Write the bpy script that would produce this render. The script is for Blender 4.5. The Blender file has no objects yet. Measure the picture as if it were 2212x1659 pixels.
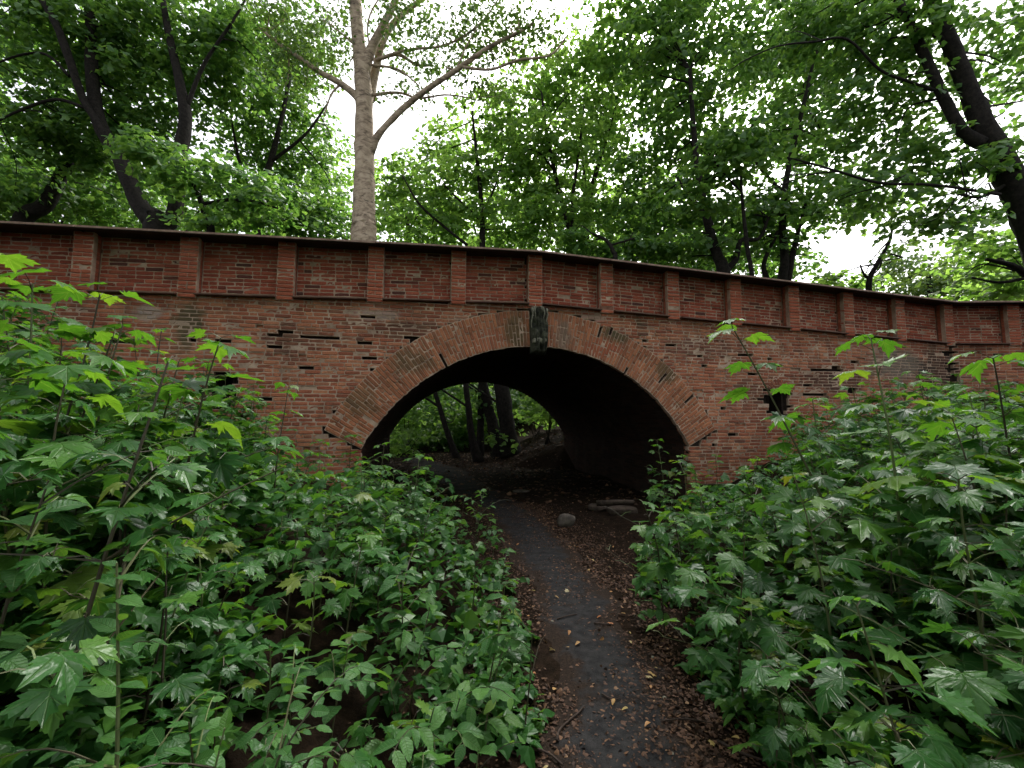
import bpy, math, random
import numpy as np
from mathutils import Matrix, Vector

R = math.radians
rng = np.random.default_rng(7)
random.seed(7)
scene = bpy.context.scene
COL = scene.collection

# ------------------------------------------------------------------ camera
EYE = 1.65
F, PITCH, ROLL, TH = 940.0, R(5.115), R(0.18), R(11.991)   # focal length in units of a 2212 px wide frame
cam_d = bpy.data.cameras.new('camera')
cam_d.sensor_width = 36.0
cam_d.lens = 36.0 * F / 2212.0
cam_d.clip_start = 0.05
cam_d.clip_end = 2000
cam = bpy.data.objects.new('camera', cam_d)
cam.location = (0, 0, EYE)
cam.rotation_euler = (Matrix.Rotation(R(90) + PITCH, 3, 'X') @ Matrix.Rotation(ROLL, 3, 'Z')).to_euler()
COL.objects.link(cam)
scene.camera = cam

# ------------------------------------------------------------------ sky, sun, exposure
SUN_EL, SUN_AZ = R(52), R(25)       # azimuth clockwise from +Y: behind the clouds, beyond the bridge
world = bpy.data.worlds.new('World')
scene.world = world
world.use_nodes = True
wn, wl = world.node_tree.nodes, world.node_tree.links
wn.clear()
sky = wn.new('ShaderNodeTexSky')
sky.sky_type = 'NISHITA'
sky.sun_disc = False
sky.sun_elevation = SUN_EL
sky.sun_rotation = SUN_AZ
sky.air_density = 1.0
sky.dust_density = 5.0
sky.ozone_density = 1.0
hs = wn.new('ShaderNodeHueSaturation')
hs.inputs['Saturation'].default_value = 0.22
bg = wn.new('ShaderNodeBackground')
bg.inputs['Strength'].default_value = 0.15
wo = wn.new('ShaderNodeOutputWorld')
wl.new(sky.outputs[0], hs.inputs['Color'])
wl.new(hs.outputs[0], bg.inputs['Color'])
wl.new(bg.outputs[0], wo.inputs[0])

sun_d = bpy.data.lights.new('sun', 'SUN')
sun_d.energy = 1.4
sun_d.angle = R(18)
sun_d.color = (1.0, 0.97, 0.92)
sun = bpy.data.objects.new('sun', sun_d)
dirv = Vector((math.sin(SUN_AZ) * math.cos(SUN_EL), math.cos(SUN_AZ) * math.cos(SUN_EL), math.sin(SUN_EL)))
sun.rotation_euler = dirv.to_track_quat('Z', 'Y').to_euler()
sun.location = (0, -10, 30)
COL.objects.link(sun)

scene.view_settings.view_transform = 'Standard'
scene.view_settings.look = 'None'
scene.view_settings.gamma = 1
scene.view_settings.use_curve_mapping = False
scene.view_settings.exposure = 1.55
scene.render.engine = 'CYCLES'
scene.cycles.use_denoising = True
scene.cycles.max_bounces = 7
scene.cycles.diffuse_bounces = 4
scene.cycles.glossy_bounces = 2
scene.cycles.transmission_bounces = 4
scene.cycles.sample_clamp_indirect = 6

# ------------------------------------------------------------------ geometry helpers
CP, SP = math.cos(PITCH), math.sin(PITCH)
E = np.array([math.cos(TH), math.sin(TH), 0.0])       # along the bridge wall
N = np.array([-math.sin(TH), math.cos(TH), 0.0])      # into the bridge
UP = np.array([0, 0, 1.0])
O = np.array([-6.8814, 6.7465, 0.0])                  # foot of the first pier

def W(s, n, z):
    """wall coordinates (along, into, up) to world"""
    s, n, z = np.broadcast_arrays(np.asarray(s, float), np.asarray(n, float), np.asarray(z, float))
    return O + s[..., None] * E + n[..., None] * N + z[..., None] * UP

def at(u, v, y):
    """the point at distance y ahead of the viewer that is seen in direction (u, v)"""
    a, b = u - 1106.0, v - 829.5
    x = (a * math.cos(ROLL) + b * math.sin(ROLL)) / F
    t = -(-a * math.sin(ROLL) + b * math.cos(ROLL)) / F
    d = np.array([x, CP - t * SP, SP + t * CP])
    return d * (y / d[1]) + np.array([0, 0, EYE])

def seen(P):
    """direction (u, v) of world points"""
    P = np.asarray(P, float)
    x, y, z = P[..., 0], P[..., 1], P[..., 2] - EYE
    cz = np.maximum(y * CP + z * SP, 1e-3)
    return 1106 + F * x / cz, 829.5 - F * (-y * SP + z * CP) / cz, cz

def mesh_tris(name, V, T, smooth=False):
    me = bpy.data.meshes.new(name)
    V = np.ascontiguousarray(V, dtype=np.float32).reshape(-1, 3)
    T = np.ascontiguousarray(T, dtype=np.int32).reshape(-1, 3)
    me.vertices.add(len(V)); me.loops.add(T.size); me.polygons.add(len(T))
    me.vertices.foreach_set('co', V.ravel())
    me.loops.foreach_set('vertex_index', T.ravel())
    me.polygons.foreach_set('loop_start', np.arange(0, T.size, 3, dtype=np.int32))
    me.polygons.foreach_set('use_smooth', np.full(len(T), smooth))
    me.update(calc_edges=True)
    return me

def quads(Q):
    Q = np.asarray(Q, int).reshape(-1, 4)
    return np.concatenate([Q[:, [0, 1, 2]], Q[:, [0, 2, 3]]])

class MB:
    """collects triangles for one mesh"""
    def __init__(self):
        self.V, self.T, self.n = [], [], 0
    def add(self, V, T):
        V = np.asarray(V, float).reshape(-1, 3); T = np.asarray(T, int).reshape(-1, 3)
        self.V.append(V); self.T.append(T + self.n); self.n += len(V)
    def many(self, V, T, M, P):
        """copies of template (V, T): M (k,3,3) matrices, P (k,3) places"""
        if len(P) == 0: return
        X = np.einsum('kij,vj->kvi', M, V) + P[:, None, :]
        off = np.arange(len(P))[:, None, None] * len(V)
        self.add(X.reshape(-1, 3), (T[None] + off).reshape(-1, 3))
    def mesh(self, name, smooth=False):
        if not self.V: return mesh_tris(name, np.zeros((0, 3)), np.zeros((0, 3), int))
        return mesh_tris(name, np.concatenate(self.V), np.concatenate(self.T), smooth)

def obj(name, me, mat=None, parent=None, kind=None):
    if isinstance(me, MB): me = me.mesh(name)
    if mat is not None and len(me.materials) == 0: me.materials.append(mat)
    o = bpy.data.objects.new(name, me)
    COL.objects.link(o)
    if parent is not None: o.parent = parent
    if kind: o['kind'] = kind
    return o

def thing(name, label, cat, group=None, loc=None):
    o = bpy.data.objects.new(name, None)
    o.empty_display_size = 0.1
    COL.objects.link(o)
    tag(o, label, cat, group)
    if loc is not None: o.location = [float(c) for c in loc]
    return o

def tag(o, label, cat, group=None):
    o['label'] = label; o['category'] = cat
    if group: o['group'] = group
    return o

def child(name, me, mat, parent, kind=None):
    """a part whose mesh is in world coordinates, under a parent that may stand elsewhere"""
    o = obj(name, me, mat, parent, kind)
    o.matrix_parent_inverse = Matrix.Translation(parent.location).inverted()
    return o

def box_vt(lo, hi):
    x0, y0, z0 = lo; x1, y1, z1 = hi
    V = np.array([(x0, y0, z0), (x1, y0, z0), (x1, y1, z0), (x0, y1, z0), (x0, y0, z1), (x1, y0, z1), (x1, y1, z1), (x0, y1, z1)], float)
    return V, quads([(0, 3, 2, 1), (4, 5, 6, 7), (0, 1, 5, 4), (1, 2, 6, 5), (2, 3, 7, 6), (3, 0, 4, 7)])

def norm(v):
    v = np.asarray(v, float)
    return v / np.maximum(np.linalg.norm(v, axis=-1, keepdims=True), 1e-9)

def tube(mb, pts, rad, sides=6, wob=0.0):
    P = np.asarray(pts, float); n = len(P)
    rad = np.broadcast_to(np.asarray(rad, float), (n,))
    t = norm(np.gradient(P, axis=0))
    ref = np.array([0.31, 0.87, 0.2]) if abs(t[0] @ np.array([0.31, 0.87, 0.2])) < 0.9 else np.array([1.0, 0, 0])
    a = norm(np.cross(t, ref)); b = np.cross(t, a)
    ang = np.linspace(0, 2 * math.pi, sides, endpoint=False)
    r = rad[:, None] * (1 + (wob * rng.normal(size=(n, sides)) if wob else 0))
    V = P[:, None] + (a[:, None] * np.cos(ang)[None, :, None] + b[:, None] * np.sin(ang)[None, :, None]) * r[..., None]
    i = np.arange(n - 1)[:, None] * sides; j = np.arange(sides)[None]; k = (j + 1) % sides
    Q = np.stack([i + j, i + k, i + sides + k, i + sides + j], -1).reshape(-1, 4)
    T = quads(Q)
    V = V.reshape(-1, 3)
    V = np.concatenate([V, P[:1], P[-1:]])
    e0, e1 = len(V) - 2, len(V) - 1
    jj = np.arange(sides); kk = (jj + 1) % sides
    T = np.concatenate([T, np.stack([np.full(sides, e0), kk, jj], 1), np.stack([np.full(sides, e1), (n - 1) * sides + jj, (n - 1) * sides + kk], 1)])
    mb.add(V, T)

def smooth_line(pts, per=5):
    """Catmull-Rom through the points (any columns)"""
    P = np.asarray(pts, float)
    P = np.concatenate([2 * P[:1] - P[1:2], P, 2 * P[-1:] - P[-2:-1]])
    out = []
    for i in range(1, len(P) - 2):
        for t in np.linspace(0, 1, per, endpoint=False):
            p0, p1, p2, p3 = P[i - 1], P[i], P[i + 1], P[i + 2]
            out.append(0.5 * (2 * p1 + (p2 - p0) * t + (2 * p0 - 5 * p1 + 4 * p2 - p3) * t * t + (3 * p1 - p0 - 3 * p2 + p3) * t ** 3))
    out.append(P[-2])
    return np.array(out)

def vnoise(x, y, seed=0):
    """cheap smooth 2-D value noise, -1..1"""
    r = np.random.default_rng(seed); tab = r.uniform(-1, 1, 4096)
    xi, yi = np.floor(x).astype(int), np.floor(y).astype(int)
    fx, fy = x - xi, y - yi
    fx, fy = fx * fx * (3 - 2 * fx), fy * fy * (3 - 2 * fy)
    h = lambda a, b: tab[(a * 73 + b * 179) % 4096]
    return (h(xi, yi) * (1 - fx) + h(xi + 1, yi) * fx) * (1 - fy) + (h(xi, yi + 1) * (1 - fx) + h(xi + 1, yi + 1) * fx) * fy

# ------------------------------------------------------------------ materials
def new_mat(name):
    m = bpy.data.materials.new(name); m.use_nodes = True
    nt = m.node_tree; nt.nodes.clear()
    out = nt.nodes.new('ShaderNodeOutputMaterial')
    return m, nt.nodes, nt.links, out

def math_node(n, l, op, a, b=None, clamp=False):
    m = n.new('ShaderNodeMath'); m.operation = op; m.use_clamp = clamp
    for i, v in enumerate((a, b)):
        if v is None: continue
        if isinstance(v, (int, float)): m.inputs[i].default_value = v
        else: l.new(v, m.inputs[i])
    return m.outputs[0]

def ramp(n, l, fac, stops, interp='LINEAR'):
    r = n.new('ShaderNodeValToRGB'); r.color_ramp.interpolation = interp
    e = r.color_ramp.elements
    while len(e) < len(stops): e.new(0.5)
    for k, (p, c) in enumerate(stops):
        e[k].position = p
        e[k].color = (*c, 1) if len(c) == 3 else c
    l.new(fac, r.inputs[0])
    return r.outputs[0]

def mix(n, l, fac, a, b, mode='MIX'):
    m = n.new('ShaderNodeMix'); m.data_type = 'RGBA'; m.blend_type = mode
    for i, v in ((0, fac), (6, a), (7, b)):
        if isinstance(v, (int, float)): m.inputs[i].default_value = v
        elif isinstance(v, tuple): m.inputs[i].default_value = (*v, 1)
        else: l.new(v, m.inputs[i])
    return m.outputs[2]

def noise(n, l, scale, detail=4, rough=0.55, coord=None, dist=0.0):
    t = n.new('ShaderNodeTexNoise')
    t.inputs['Scale'].default_value = scale; t.inputs['Detail'].default_value = detail
    t.inputs['Roughness'].default_value = rough; t.inputs['Distortion'].default_value = dist
    if coord is not None: l.new(coord, t.inputs['Vector'])
    return t.outputs['Fac']

def piece_random(n, l):
    """one random value per piece, whether the piece is an object or an island of a mesh"""
    g = n.new('ShaderNodeNewGeometry'); o = n.new('ShaderNodeObjectInfo')
    s = math_node(n, l, 'ADD', g.outputs['Random Per Island'], o.outputs['Random'])
    return math_node(n, l, 'FRACT', s), g.outputs['Position']

def bsdf(n, l, out, color, rough=0.8, spec=0.3, bump=None, bump_d=0.01, bump_s=0.6):
    b = n.new('ShaderNodeBsdfPrincipled')
    if isinstance(color, tuple): b.inputs['Base Color'].default_value = (*color, 1)
    else: l.new(color, b.inputs['Base Color'])
    if isinstance(rough, (int, float)): b.inputs['Roughness'].default_value = rough
    else: l.new(rough, b.inputs['Roughness'])
    b.inputs['Specular IOR Level'].default_value = spec
    if bump is not None:
        bp = n.new('ShaderNodeBump'); bp.inputs['Distance'].default_value = bump_d; bp.inputs['Strength'].default_value = bump_s
        l.new(bump, bp.inputs['Height']); l.new(bp.outputs[0], b.inputs['Normal'])
    if out is not None: l.new(b.outputs[0], out.inputs[0])
    return b

def brick_mat(name, stops, moss=0.5, soot=0.5, pale_k=0.35, spots=()):
    m, n, l, out = new_mat(name)
    r, pos = piece_random(n, l)
    base = ramp(n, l, r, stops)
    fine = noise(n, l, 38, 5, 0.7, pos)
    base = mix(n, l, 0.55, base, ramp(n, l, fine, [(0.25, (0.45, 0.42, 0.40)), (0.75, (1.35, 1.3, 1.25))]), 'MULTIPLY')
    big = noise(n, l, 0.9, 5, 0.6, pos)
    pale = ramp(n, l, big, [(0.52, (0, 0, 0)), (0.68, (1, 1, 1))])
    base = mix(n, l, math_node(n, l, 'MULTIPLY', pale, pale_k), base, (0.24, 0.15, 0.105))
    st = noise(n, l, 1.7, 6, 0.65, pos)
    dk = ramp(n, l, st, [(0.55, (0, 0, 0)), (0.70, (1, 1, 1))])
    base = mix(n, l, math_node(n, l, 'MULTIPLY', dk, soot), base, (0.045, 0.038, 0.032))
    gr = noise(n, l, 1.25, 6, 0.7, pos, 0.6)
    gk = ramp(n, l, gr, [(0.60, (0, 0, 0)), (0.72, (1, 1, 1))])
    base = mix(n, l, math_node(n, l, 'MULTIPLY', gk, moss), base, (0.075, 0.07, 0.035))
    # damp streaks that run down the face
    mp = n.new('ShaderNodeMapping'); mp.inputs['Scale'].default_value = (2.6, 2.6, 0.28)
    l.new(pos, mp.inputs[0])
    sk = ramp(n, l, noise(n, l, 1.0, 5, 0.6, mp.outputs[0], 0.3), [(0.52, (0, 0, 0)), (0.66, (1, 1, 1))])
    base = mix(n, l, math_node(n, l, 'MULTIPLY', sk, 0.55 * soot), base, (0.07, 0.05, 0.04))
    # stains and painted shade of known place: (along, up, half width, half height, strength, colour)
    for (sa, sz_, hw_, hh_, k_, col) in spots:
        c0 = O + sa * E + sz_ * UP
        sub = n.new('ShaderNodeVectorMath'); sub.operation = 'SUBTRACT'; l.new(pos, sub.inputs[0]); sub.inputs[1].default_value = tuple(c0)
        sc_ = n.new('ShaderNodeVectorMath'); sc_.operation = 'MULTIPLY'; l.new(sub.outputs[0], sc_.inputs[0]); sc_.inputs[1].default_value = (1 / hw_, 0.0, 1 / hh_)
        ln = n.new('ShaderNodeVectorMath'); ln.operation = 'LENGTH'; l.new(sc_.outputs[0], ln.inputs[0])
        dd = math_node(n, l, 'ADD', ln.outputs['Value'], math_node(n, l, 'MULTIPLY', math_node(n, l, 'SUBTRACT', noise(n, l, 5.0, 5, 0.65, pos), 0.5), 1.6))
        base = mix(n, l, math_node(n, l, 'MULTIPLY', ramp(n, l, dd, [(0.55, (1, 1, 1)), (1.0, (0, 0, 0))]), k_), base, col)
    bsdf(n, l, out, base, 0.88, 0.2, noise(n, l, 60, 6, 0.7, pos), 0.012, 0.8)
    return m

GREEN_S, GREY_S, DARK_S, LIME_S = (0.085, 0.085, 0.045), (0.20, 0.175, 0.14), (0.035, 0.03, 0.026), (0.42, 0.38, 0.34)
OLD_SPOTS = [(1.55, 3.25, 0.28, 0.55, 0.85, GREEN_S), (0.95, 3.42, 0.25, 0.16, 0.7, LIME_S), (16.4, 3.05, 1.0, 0.5, 0.9, GREY_S), (4.9, 3.35, 0.9, 0.22, 0.55, DARK_S), (3.3, 3.1, 0.8, 0.25, 0.5, DARK_S),  # dark blotches on the spandrel left of the crown
             (14.4, 2.6, 1.2, 0.35, 0.7, DARK_S), (17.6, 2.9, 0.8, 0.7, 0.8, DARK_S), (6.3, 3.55, 0.5, 0.15, 0.5, GREY_S), (11.0, 3.2, 0.9, 0.3, 0.5, (0.14, 0.085, 0.07)), (12.6, 2.3, 0.7, 0.4, 0.5, DARK_S), (4.5, 3.6, 0.5, 0.14, 0.6, LIME_S), (8.6, 3.75, 0.4, 0.1, 0.5, LIME_S)]  # dark spots towards the wing wall: tree shade put into the colour
RING_SPOTS = [(7.1, 3.4, 0.28, 0.45, 0.75, GREEN_S), (8.05, 3.4, 0.22, 0.4, 0.6, GREY_S), (9.15, 3.45, 0.35, 0.22, 0.85, GREEN_S), (10.35, 2.75, 0.35, 0.3, 0.7, GREEN_S), (5.2, 2.75, 0.45, 0.3, 0.6, GREEN_S), (4.3, 2.0, 0.35, 0.35, 0.55, GREEN_S), (8.9, 3.15, 0.4, 0.25, 0.6, (0.40, 0.11, 0.06)), (6.6, 3.2, 0.4, 0.25, 0.4, (0.40, 0.13, 0.08))]
RED = [(0.0, (0.28, 0.068, 0.044)), (0.3, (0.38, 0.095, 0.060)), (0.55, (0.45, 0.118, 0.072)), (0.8, (0.52, 0.150, 0.090)), (0.93, (0.19, 0.060, 0.045)), (1.0, (0.12, 0.055, 0.045))]
OLD = [(0.0, (0.30, 0.098, 0.060)), (0.3, (0.42, 0.140, 0.082)), (0.6, (0.52, 0.192, 0.108)), (0.85, (0.58, 0.25, 0.14)), (1.0, (0.20, 0.090, 0.066))]
RING = [(0.0, (0.32, 0.125, 0.068)), (0.4, (0.46, 0.178, 0.094)), (0.75, (0.55, 0.225, 0.118)), (1.0, (0.30, 0.135, 0.082))]
PIER = [(0.0, (0.36, 0.098, 0.058)), (0.5, (0.45, 0.125, 0.072)), (1.0, (0.54, 0.165, 0.095))]
M_red = brick_mat('parapet_brick', RED, 0.10, 0.28, 0.06)
M_old = brick_mat('old_brick', OLD, 0.6, 0.6, 0.35, OLD_SPOTS)
M_ring = brick_mat('arch_brick', RING, 0.5, 0.3, 0.3, RING_SPOTS)
M_pier = brick_mat('pier_brick', PIER, 0.12, 0.2, 0.1)
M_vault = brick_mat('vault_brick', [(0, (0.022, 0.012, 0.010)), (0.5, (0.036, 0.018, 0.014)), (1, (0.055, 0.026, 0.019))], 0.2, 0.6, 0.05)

def simple_mat(name, c1, c2, scale, rough=0.9, spec=0.25, bump_d=0.01, detail=6, lo=0.35, hi=0.7):
    m, n, l, out = new_mat(name)
    g = n.new('ShaderNodeNewGeometry')
    f = noise(n, l, scale, detail, 0.65, g.outputs['Position'])
    c = ramp(n, l, f, [(lo, c1), (hi, c2)])
    bsdf(n, l, out, c, rough, spec, noise(n, l, scale * 4, 5, 0.7, g.outputs['Position']), bump_d, 0.7)
    return m

M_mortar = simple_mat('mortar', (0.30, 0.20, 0.145), (0.66, 0.48, 0.36), 3.0, 0.95, 0.15, 0.012)
M_joint = simple_mat('red_joint', (0.16, 0.07, 0.048), (0.32, 0.16, 0.11), 8, 0.95, 0.15, 0.01)
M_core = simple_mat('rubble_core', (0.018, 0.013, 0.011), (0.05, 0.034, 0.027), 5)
M_metal = simple_mat('rusty_capping', (0.085, 0.04, 0.028), (0.19, 0.10, 0.07), 6, 0.6, 0.4, 0.004)
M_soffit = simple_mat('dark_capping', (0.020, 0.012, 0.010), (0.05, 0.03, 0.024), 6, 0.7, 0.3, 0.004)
M_lip = simple_mat('weathered_lip', (0.24, 0.14, 0.105), (0.50, 0.33, 0.26), 9, 0.6, 0.3, 0.003)
M_stone = simple_mat('keystone_stone', (0.014, 0.015, 0.011), (0.095, 0.095, 0.062), 7, 0.9, 0.3, 0.03)
M_pale = simple_mat('pale_stone', (0.16, 0.15, 0.11), (0.36, 0.34, 0.27), 14, 0.9, 0.3, 0.02)
M_rock = simple_mat('boulder_stone', (0.05, 0.041, 0.034), (0.15, 0.122, 0.10), 9, 0.85, 0.3, 0.02)
M_render = simple_mat('grey_render', (0.13, 0.115, 0.095), (0.26, 0.23, 0.19), 2.5, 0.95, 0.15, 0.01)
M_bark = simple_mat('dark_bark', (0.007, 0.006, 0.005), (0.032, 0.026, 0.021), 9, 0.9, 0.2, 0.08)
M_log = simple_mat('rotten_wood', (0.035, 0.025, 0.019), (0.10, 0.073, 0.056), 10, 0.9, 0.2, 0.02)
M_twig = simple_mat('twig_bark', (0.02, 0.013, 0.010), (0.07, 0.045, 0.032), 40, 0.8, 0.3, 0.004)
def asphalt_mat():
    m, n, l, out = new_mat('worn_asphalt')
    g = n.new('ShaderNodeNewGeometry'); pos = g.outputs['Position']
    c = ramp(n, l, noise(n, l, 11, 6, 0.65, pos), [(0.35, (0.011, 0.011, 0.012)), (0.7, (0.036, 0.035, 0.035))])
    grit = noise(n, l, 160, 3, 0.7, pos)
    c = mix(n, l, 0.5, c, ramp(n, l, grit, [(0.35, (0.6, 0.6, 0.6)), (0.72, (1.7, 1.65, 1.6))]), 'MULTIPLY')
    ed = n.new('ShaderNodeAttribute'); ed.attribute_name = 'edge'
    sm = math_node(n, l, 'ADD', noise(n, l, 3.2, 9, 0.75, pos, 0.4), math_node(n, l, 'MULTIPLY', math_node(n, l, 'POWER', ed.outputs['Fac'], 2.0), 0.30))
    soil = ramp(n, l, sm, [(0.54, (0, 0, 0)), (0.66, (1, 1, 1))])
    c = mix(n, l, math_node(n, l, 'MULTIPLY', soil, 0.96), c, ramp(n, l, noise(n, l, 60, 4, 0.8, pos), [(0.35, (0.008, 0.0055, 0.004)), (0.7, (0.042, 0.026, 0.017))]))
    bsdf(n, l, out, c, 0.85, 0.12, grit, 0.01, 0.7)
    return m
M_asphalt = asphalt_mat()

def stem_mat():
    m, n, l, out = new_mat('sapling_stem')
    r, pos = piece_random(n, l)
    c = ramp(n, l, r, [(0.0, (0.035, 0.028, 0.016)), (0.55, (0.07, 0.06, 0.03)), (1.0, (0.13, 0.17, 0.06))])
    bsdf(n, l, out, c, 0.6, 0.4)
    return m
M_stem = stem_mat()

def poplar_mat():
    m, n, l, out = new_mat('poplar_bark')
    g = n.new('ShaderNodeNewGeometry')
    mp = n.new('ShaderNodeMapping'); mp.inputs['Scale'].default_value = (1.6, 1.6, 3.2)
    l.new(g.outputs['Position'], mp.inputs[0])
    f = noise(n, l, 1.6, 7, 0.62, mp.outputs[0], 0.8)
    c = ramp(n, l, f, [(0.30, (0.075, 0.058, 0.045)), (0.40, (0.24, 0.18, 0.125)), (0.55, (0.44, 0.345, 0.245)), (0.8, (0.55, 0.45, 0.335))])
    mp3 = n.new('ShaderNodeMapping'); mp3.inputs['Scale'].default_value = (2.5, 2.5, 16.0)
    l.new(g.outputs['Position'], mp3.inputs[0])
    len_ = ramp(n, l, noise(n, l, 1.0, 3, 0.5, mp3.outputs[0], 0.3), [(0.62, (0, 0, 0)), (0.68, (0.75, 0.75, 0.75))])
    c = mix(n, l, len_, c, (0.06, 0.05, 0.04))
    mp2 = n.new('ShaderNodeMapping'); mp2.inputs['Scale'].default_value = (6, 6, 1.6)
    l.new(g.outputs['Position'], mp2.inputs[0])
    f2 = noise(n, l, 1.6, 6, 0.7, mp2.outputs[0], 0.5)
    sep = n.new('ShaderNodeSeparateXYZ'); l.new(g.outputs['Position'], sep.inputs[0])
    low = ramp(n, l, math_node(n, l, 'MULTIPLY', sep.outputs[2], 0.1), [(0.45, (1, 1, 1)), (0.78, (0, 0, 0))])
    fis = ramp(n, l, f2, [(0.40, (0.9, 0.9, 0.9)), (0.62, (0.1, 0.1, 0.1))])
    c = mix(n, l, math_node(n, l, 'MULTIPLY', low, fis), c, (0.06, 0.05, 0.042))
    bsdf(n, l, out, c, 0.85, 0.25, f2, 0.06, 0.8)
    return m
M_poplar = poplar_mat()

def vein_mask(n, l, kind):
    """pale veins drawn in the leaf's own coordinates (midrib along y)"""
    tc = n.new('ShaderNodeTexCoord'); sep = n.new('ShaderNodeSeparateXYZ'); l.new(tc.outputs['Object'], sep.inputs[0])
    ax_ = math_node(n, l, 'ABSOLUTE', sep.outputs[0]); y = sep.outputs[1]
    if kind == 'maple':
        best = None
        for deg in (0.0, 32.0, 60.0, 112.0):
            c, q = math.cos(R(deg)), math.sin(R(deg))
            oy = 0.25 if deg == 32.0 else 0.0
            yy = math_node(n, l, 'SUBTRACT', y, oy)
            dd = math_node(n, l, 'ABSOLUTE', math_node(n, l, 'SUBTRACT', math_node(n, l, 'MULTIPLY', ax_, c), math_node(n, l, 'MULTIPLY', yy, q)))
            along = math_node(n, l, 'ADD', math_node(n, l, 'MULTIPLY', ax_, q), math_node(n, l, 'MULTIPLY', yy, c))
            dd = math_node(n, l, 'ADD', dd, math_node(n, l, 'MULTIPLY', math_node(n, l, 'LESS_THAN', along, 0.0), 5.0))
            best = dd if best is None else math_node(n, l, 'MINIMUM', best, dd)
    else:
        st = math_node(n, l, 'SUBTRACT', y, math_node(n, l, 'MULTIPLY', ax_, 0.7))
        w = math_node(n, l, 'PINGPONG', st, 0.06)
        best = math_node(n, l, 'MINIMUM', ax_, math_node(n, l, 'ADD', w, 0.002))
    return ramp(n, l, best, [(0.0, (1, 1, 1)), (0.022, (0, 0, 0))])

def leaf_mat(name, stops, trans=0.42, rough=0.36, spec=0.55, tint=(1.75, 1.5, 0.55), mottled=True, vein=None):
    m, n, l, out = new_mat(name)
    r, pos = piece_random(n, l)
    c = ramp(n, l, r, stops)
    if mottled:
        c = mix(n, l, 0.5, c, ramp(n, l, noise(n, l, 24, 3, 0.6, pos), [(0.3, (0.72, 0.74, 0.72)), (0.7, (1.2, 1.2, 1.15))]), 'MULTIPLY')
    hgt = noise(n, l, 70, 2, 0.5, pos) if mottled else None
    if vein:
        vm_ = vein_mask(n, l, vein)
        c = mix(n, l, math_node(n, l, 'MULTIPLY', vm_, 0.24), c, (0.20, 0.30, 0.11))
        hgt = math_node(n, l, 'SUBTRACT', hgt, vm_)
    b = bsdf(n, l, None, c, rough, spec, hgt, 0.004, 0.5)
    t = n.new('ShaderNodeBsdfTranslucent')
    l.new(mix(n, l, 1.0, c, tint, 'MULTIPLY'), t.inputs['Color'])
    ms = n.new('ShaderNodeMixShader'); ms.inputs[0].default_value = trans
    l.new(b.outputs[0], ms.inputs[1]); l.new(t.outputs[0], ms.inputs[2])
    l.new(ms.outputs[0], out.inputs[0])
    return m

M_leaf = leaf_mat('maple_leaf', trans=0.42, rough=0.32, spec=0.24, stops=[(0.0, (0.026, 0.090, 0.022)), (0.4, (0.038, 0.125, 0.028)), (0.75, (0.055, 0.160, 0.032)), (1.0, (0.090, 0.210, 0.036))])
M_lime = leaf_mat('young_maple_leaf', [(0.0, (0.048, 0.145, 0.022)), (0.5, (0.066, 0.188, 0.026)), (1.0, (0.105, 0.225, 0.035))], 0.5, 0.36, 0.3)
M_elm = leaf_mat('elm_leaf', [(0.0, (0.038, 0.105, 0.036)), (0.5, (0.056, 0.140, 0.046)), (1.0, (0.085, 0.185, 0.055))], 0.40, 0.42, 0.24)
MAPLE_ST = [(0.0, (0.024, 0.080, 0.022)), (0.3, (0.034, 0.115, 0.026)), (0.7, (0.050, 0.155, 0.032)), (0.95, (0.095, 0.215, 0.036)), (1.0, (0.16, 0.20, 0.04))]
LIME_ST = [(0.0, (0.044, 0.145, 0.022)), (0.5, (0.062, 0.185, 0.026)), (0.9, (0.095, 0.225, 0.032)), (1.0, (0.15, 0.24, 0.04))]
ELM_ST = [(0.0, (0.036, 0.115, 0.030)), (0.5, (0.055, 0.160, 0.040)), (1.0, (0.090, 0.215, 0.050))]
M_leaf_v = leaf_mat('veined_maple_leaf', MAPLE_ST, 0.42, 0.30, 0.26, vein='maple')
M_lime_v = leaf_mat('veined_young_leaf', LIME_ST, 0.5, 0.4, 0.35, vein='maple')
M_elm_v = leaf_mat('veined_elm_leaf', ELM_ST, 0.40, 0.40, 0.24, vein='elm')
M_lime_ev = leaf_mat('veined_young_elm_leaf', LIME_ST, 0.5, 0.42, 0.34, vein='elm')
M_crown = leaf_mat('maple_crown', tint=(1.55, 1.42, 0.75), stops=[(0.0, (0.064, 0.155, 0.046)), (0.5, (0.098, 0.215, 0.056)), (1.0, (0.155, 0.285, 0.070))], trans=0.55, rough=0.42, spec=0.45, mottled=False)
M_crown_light = leaf_mat('light_crown', tint=(1.5, 1.4, 0.8), stops=[(0.0, (0.105, 0.215, 0.055)), (0.5, (0.150, 0.280, 0.072)), (1.0, (0.205, 0.340, 0.095))], trans=0.66, rough=0.5, spec=0.3, mottled=False)
M_poplar_leaf = leaf_mat('poplar_leaf', [(0.0, (0.050, 0.115, 0.045)), (1.0, (0.10, 0.19, 0.065))], 0.4, 0.45, 0.4, mottled=False)
M_far = leaf_mat('far_crown', [(0.0, (0.075, 0.15, 0.05)), (1.0, (0.12, 0.21, 0.075))], 0.4, 0.6, 0.2, mottled=False)
M_dead = leaf_mat('dead_leaf', [(0.0, (0.030, 0.016, 0.010)), (0.35, (0.07, 0.036, 0.020)), (0.7, (0.085, 0.042, 0.024)), (0.95, (0.15, 0.078, 0.04)), (1.0, (0.30, 0.18, 0.10))], 0.1, 0.7, 0.3, (1, 0.9, 0.7), False)
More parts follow.
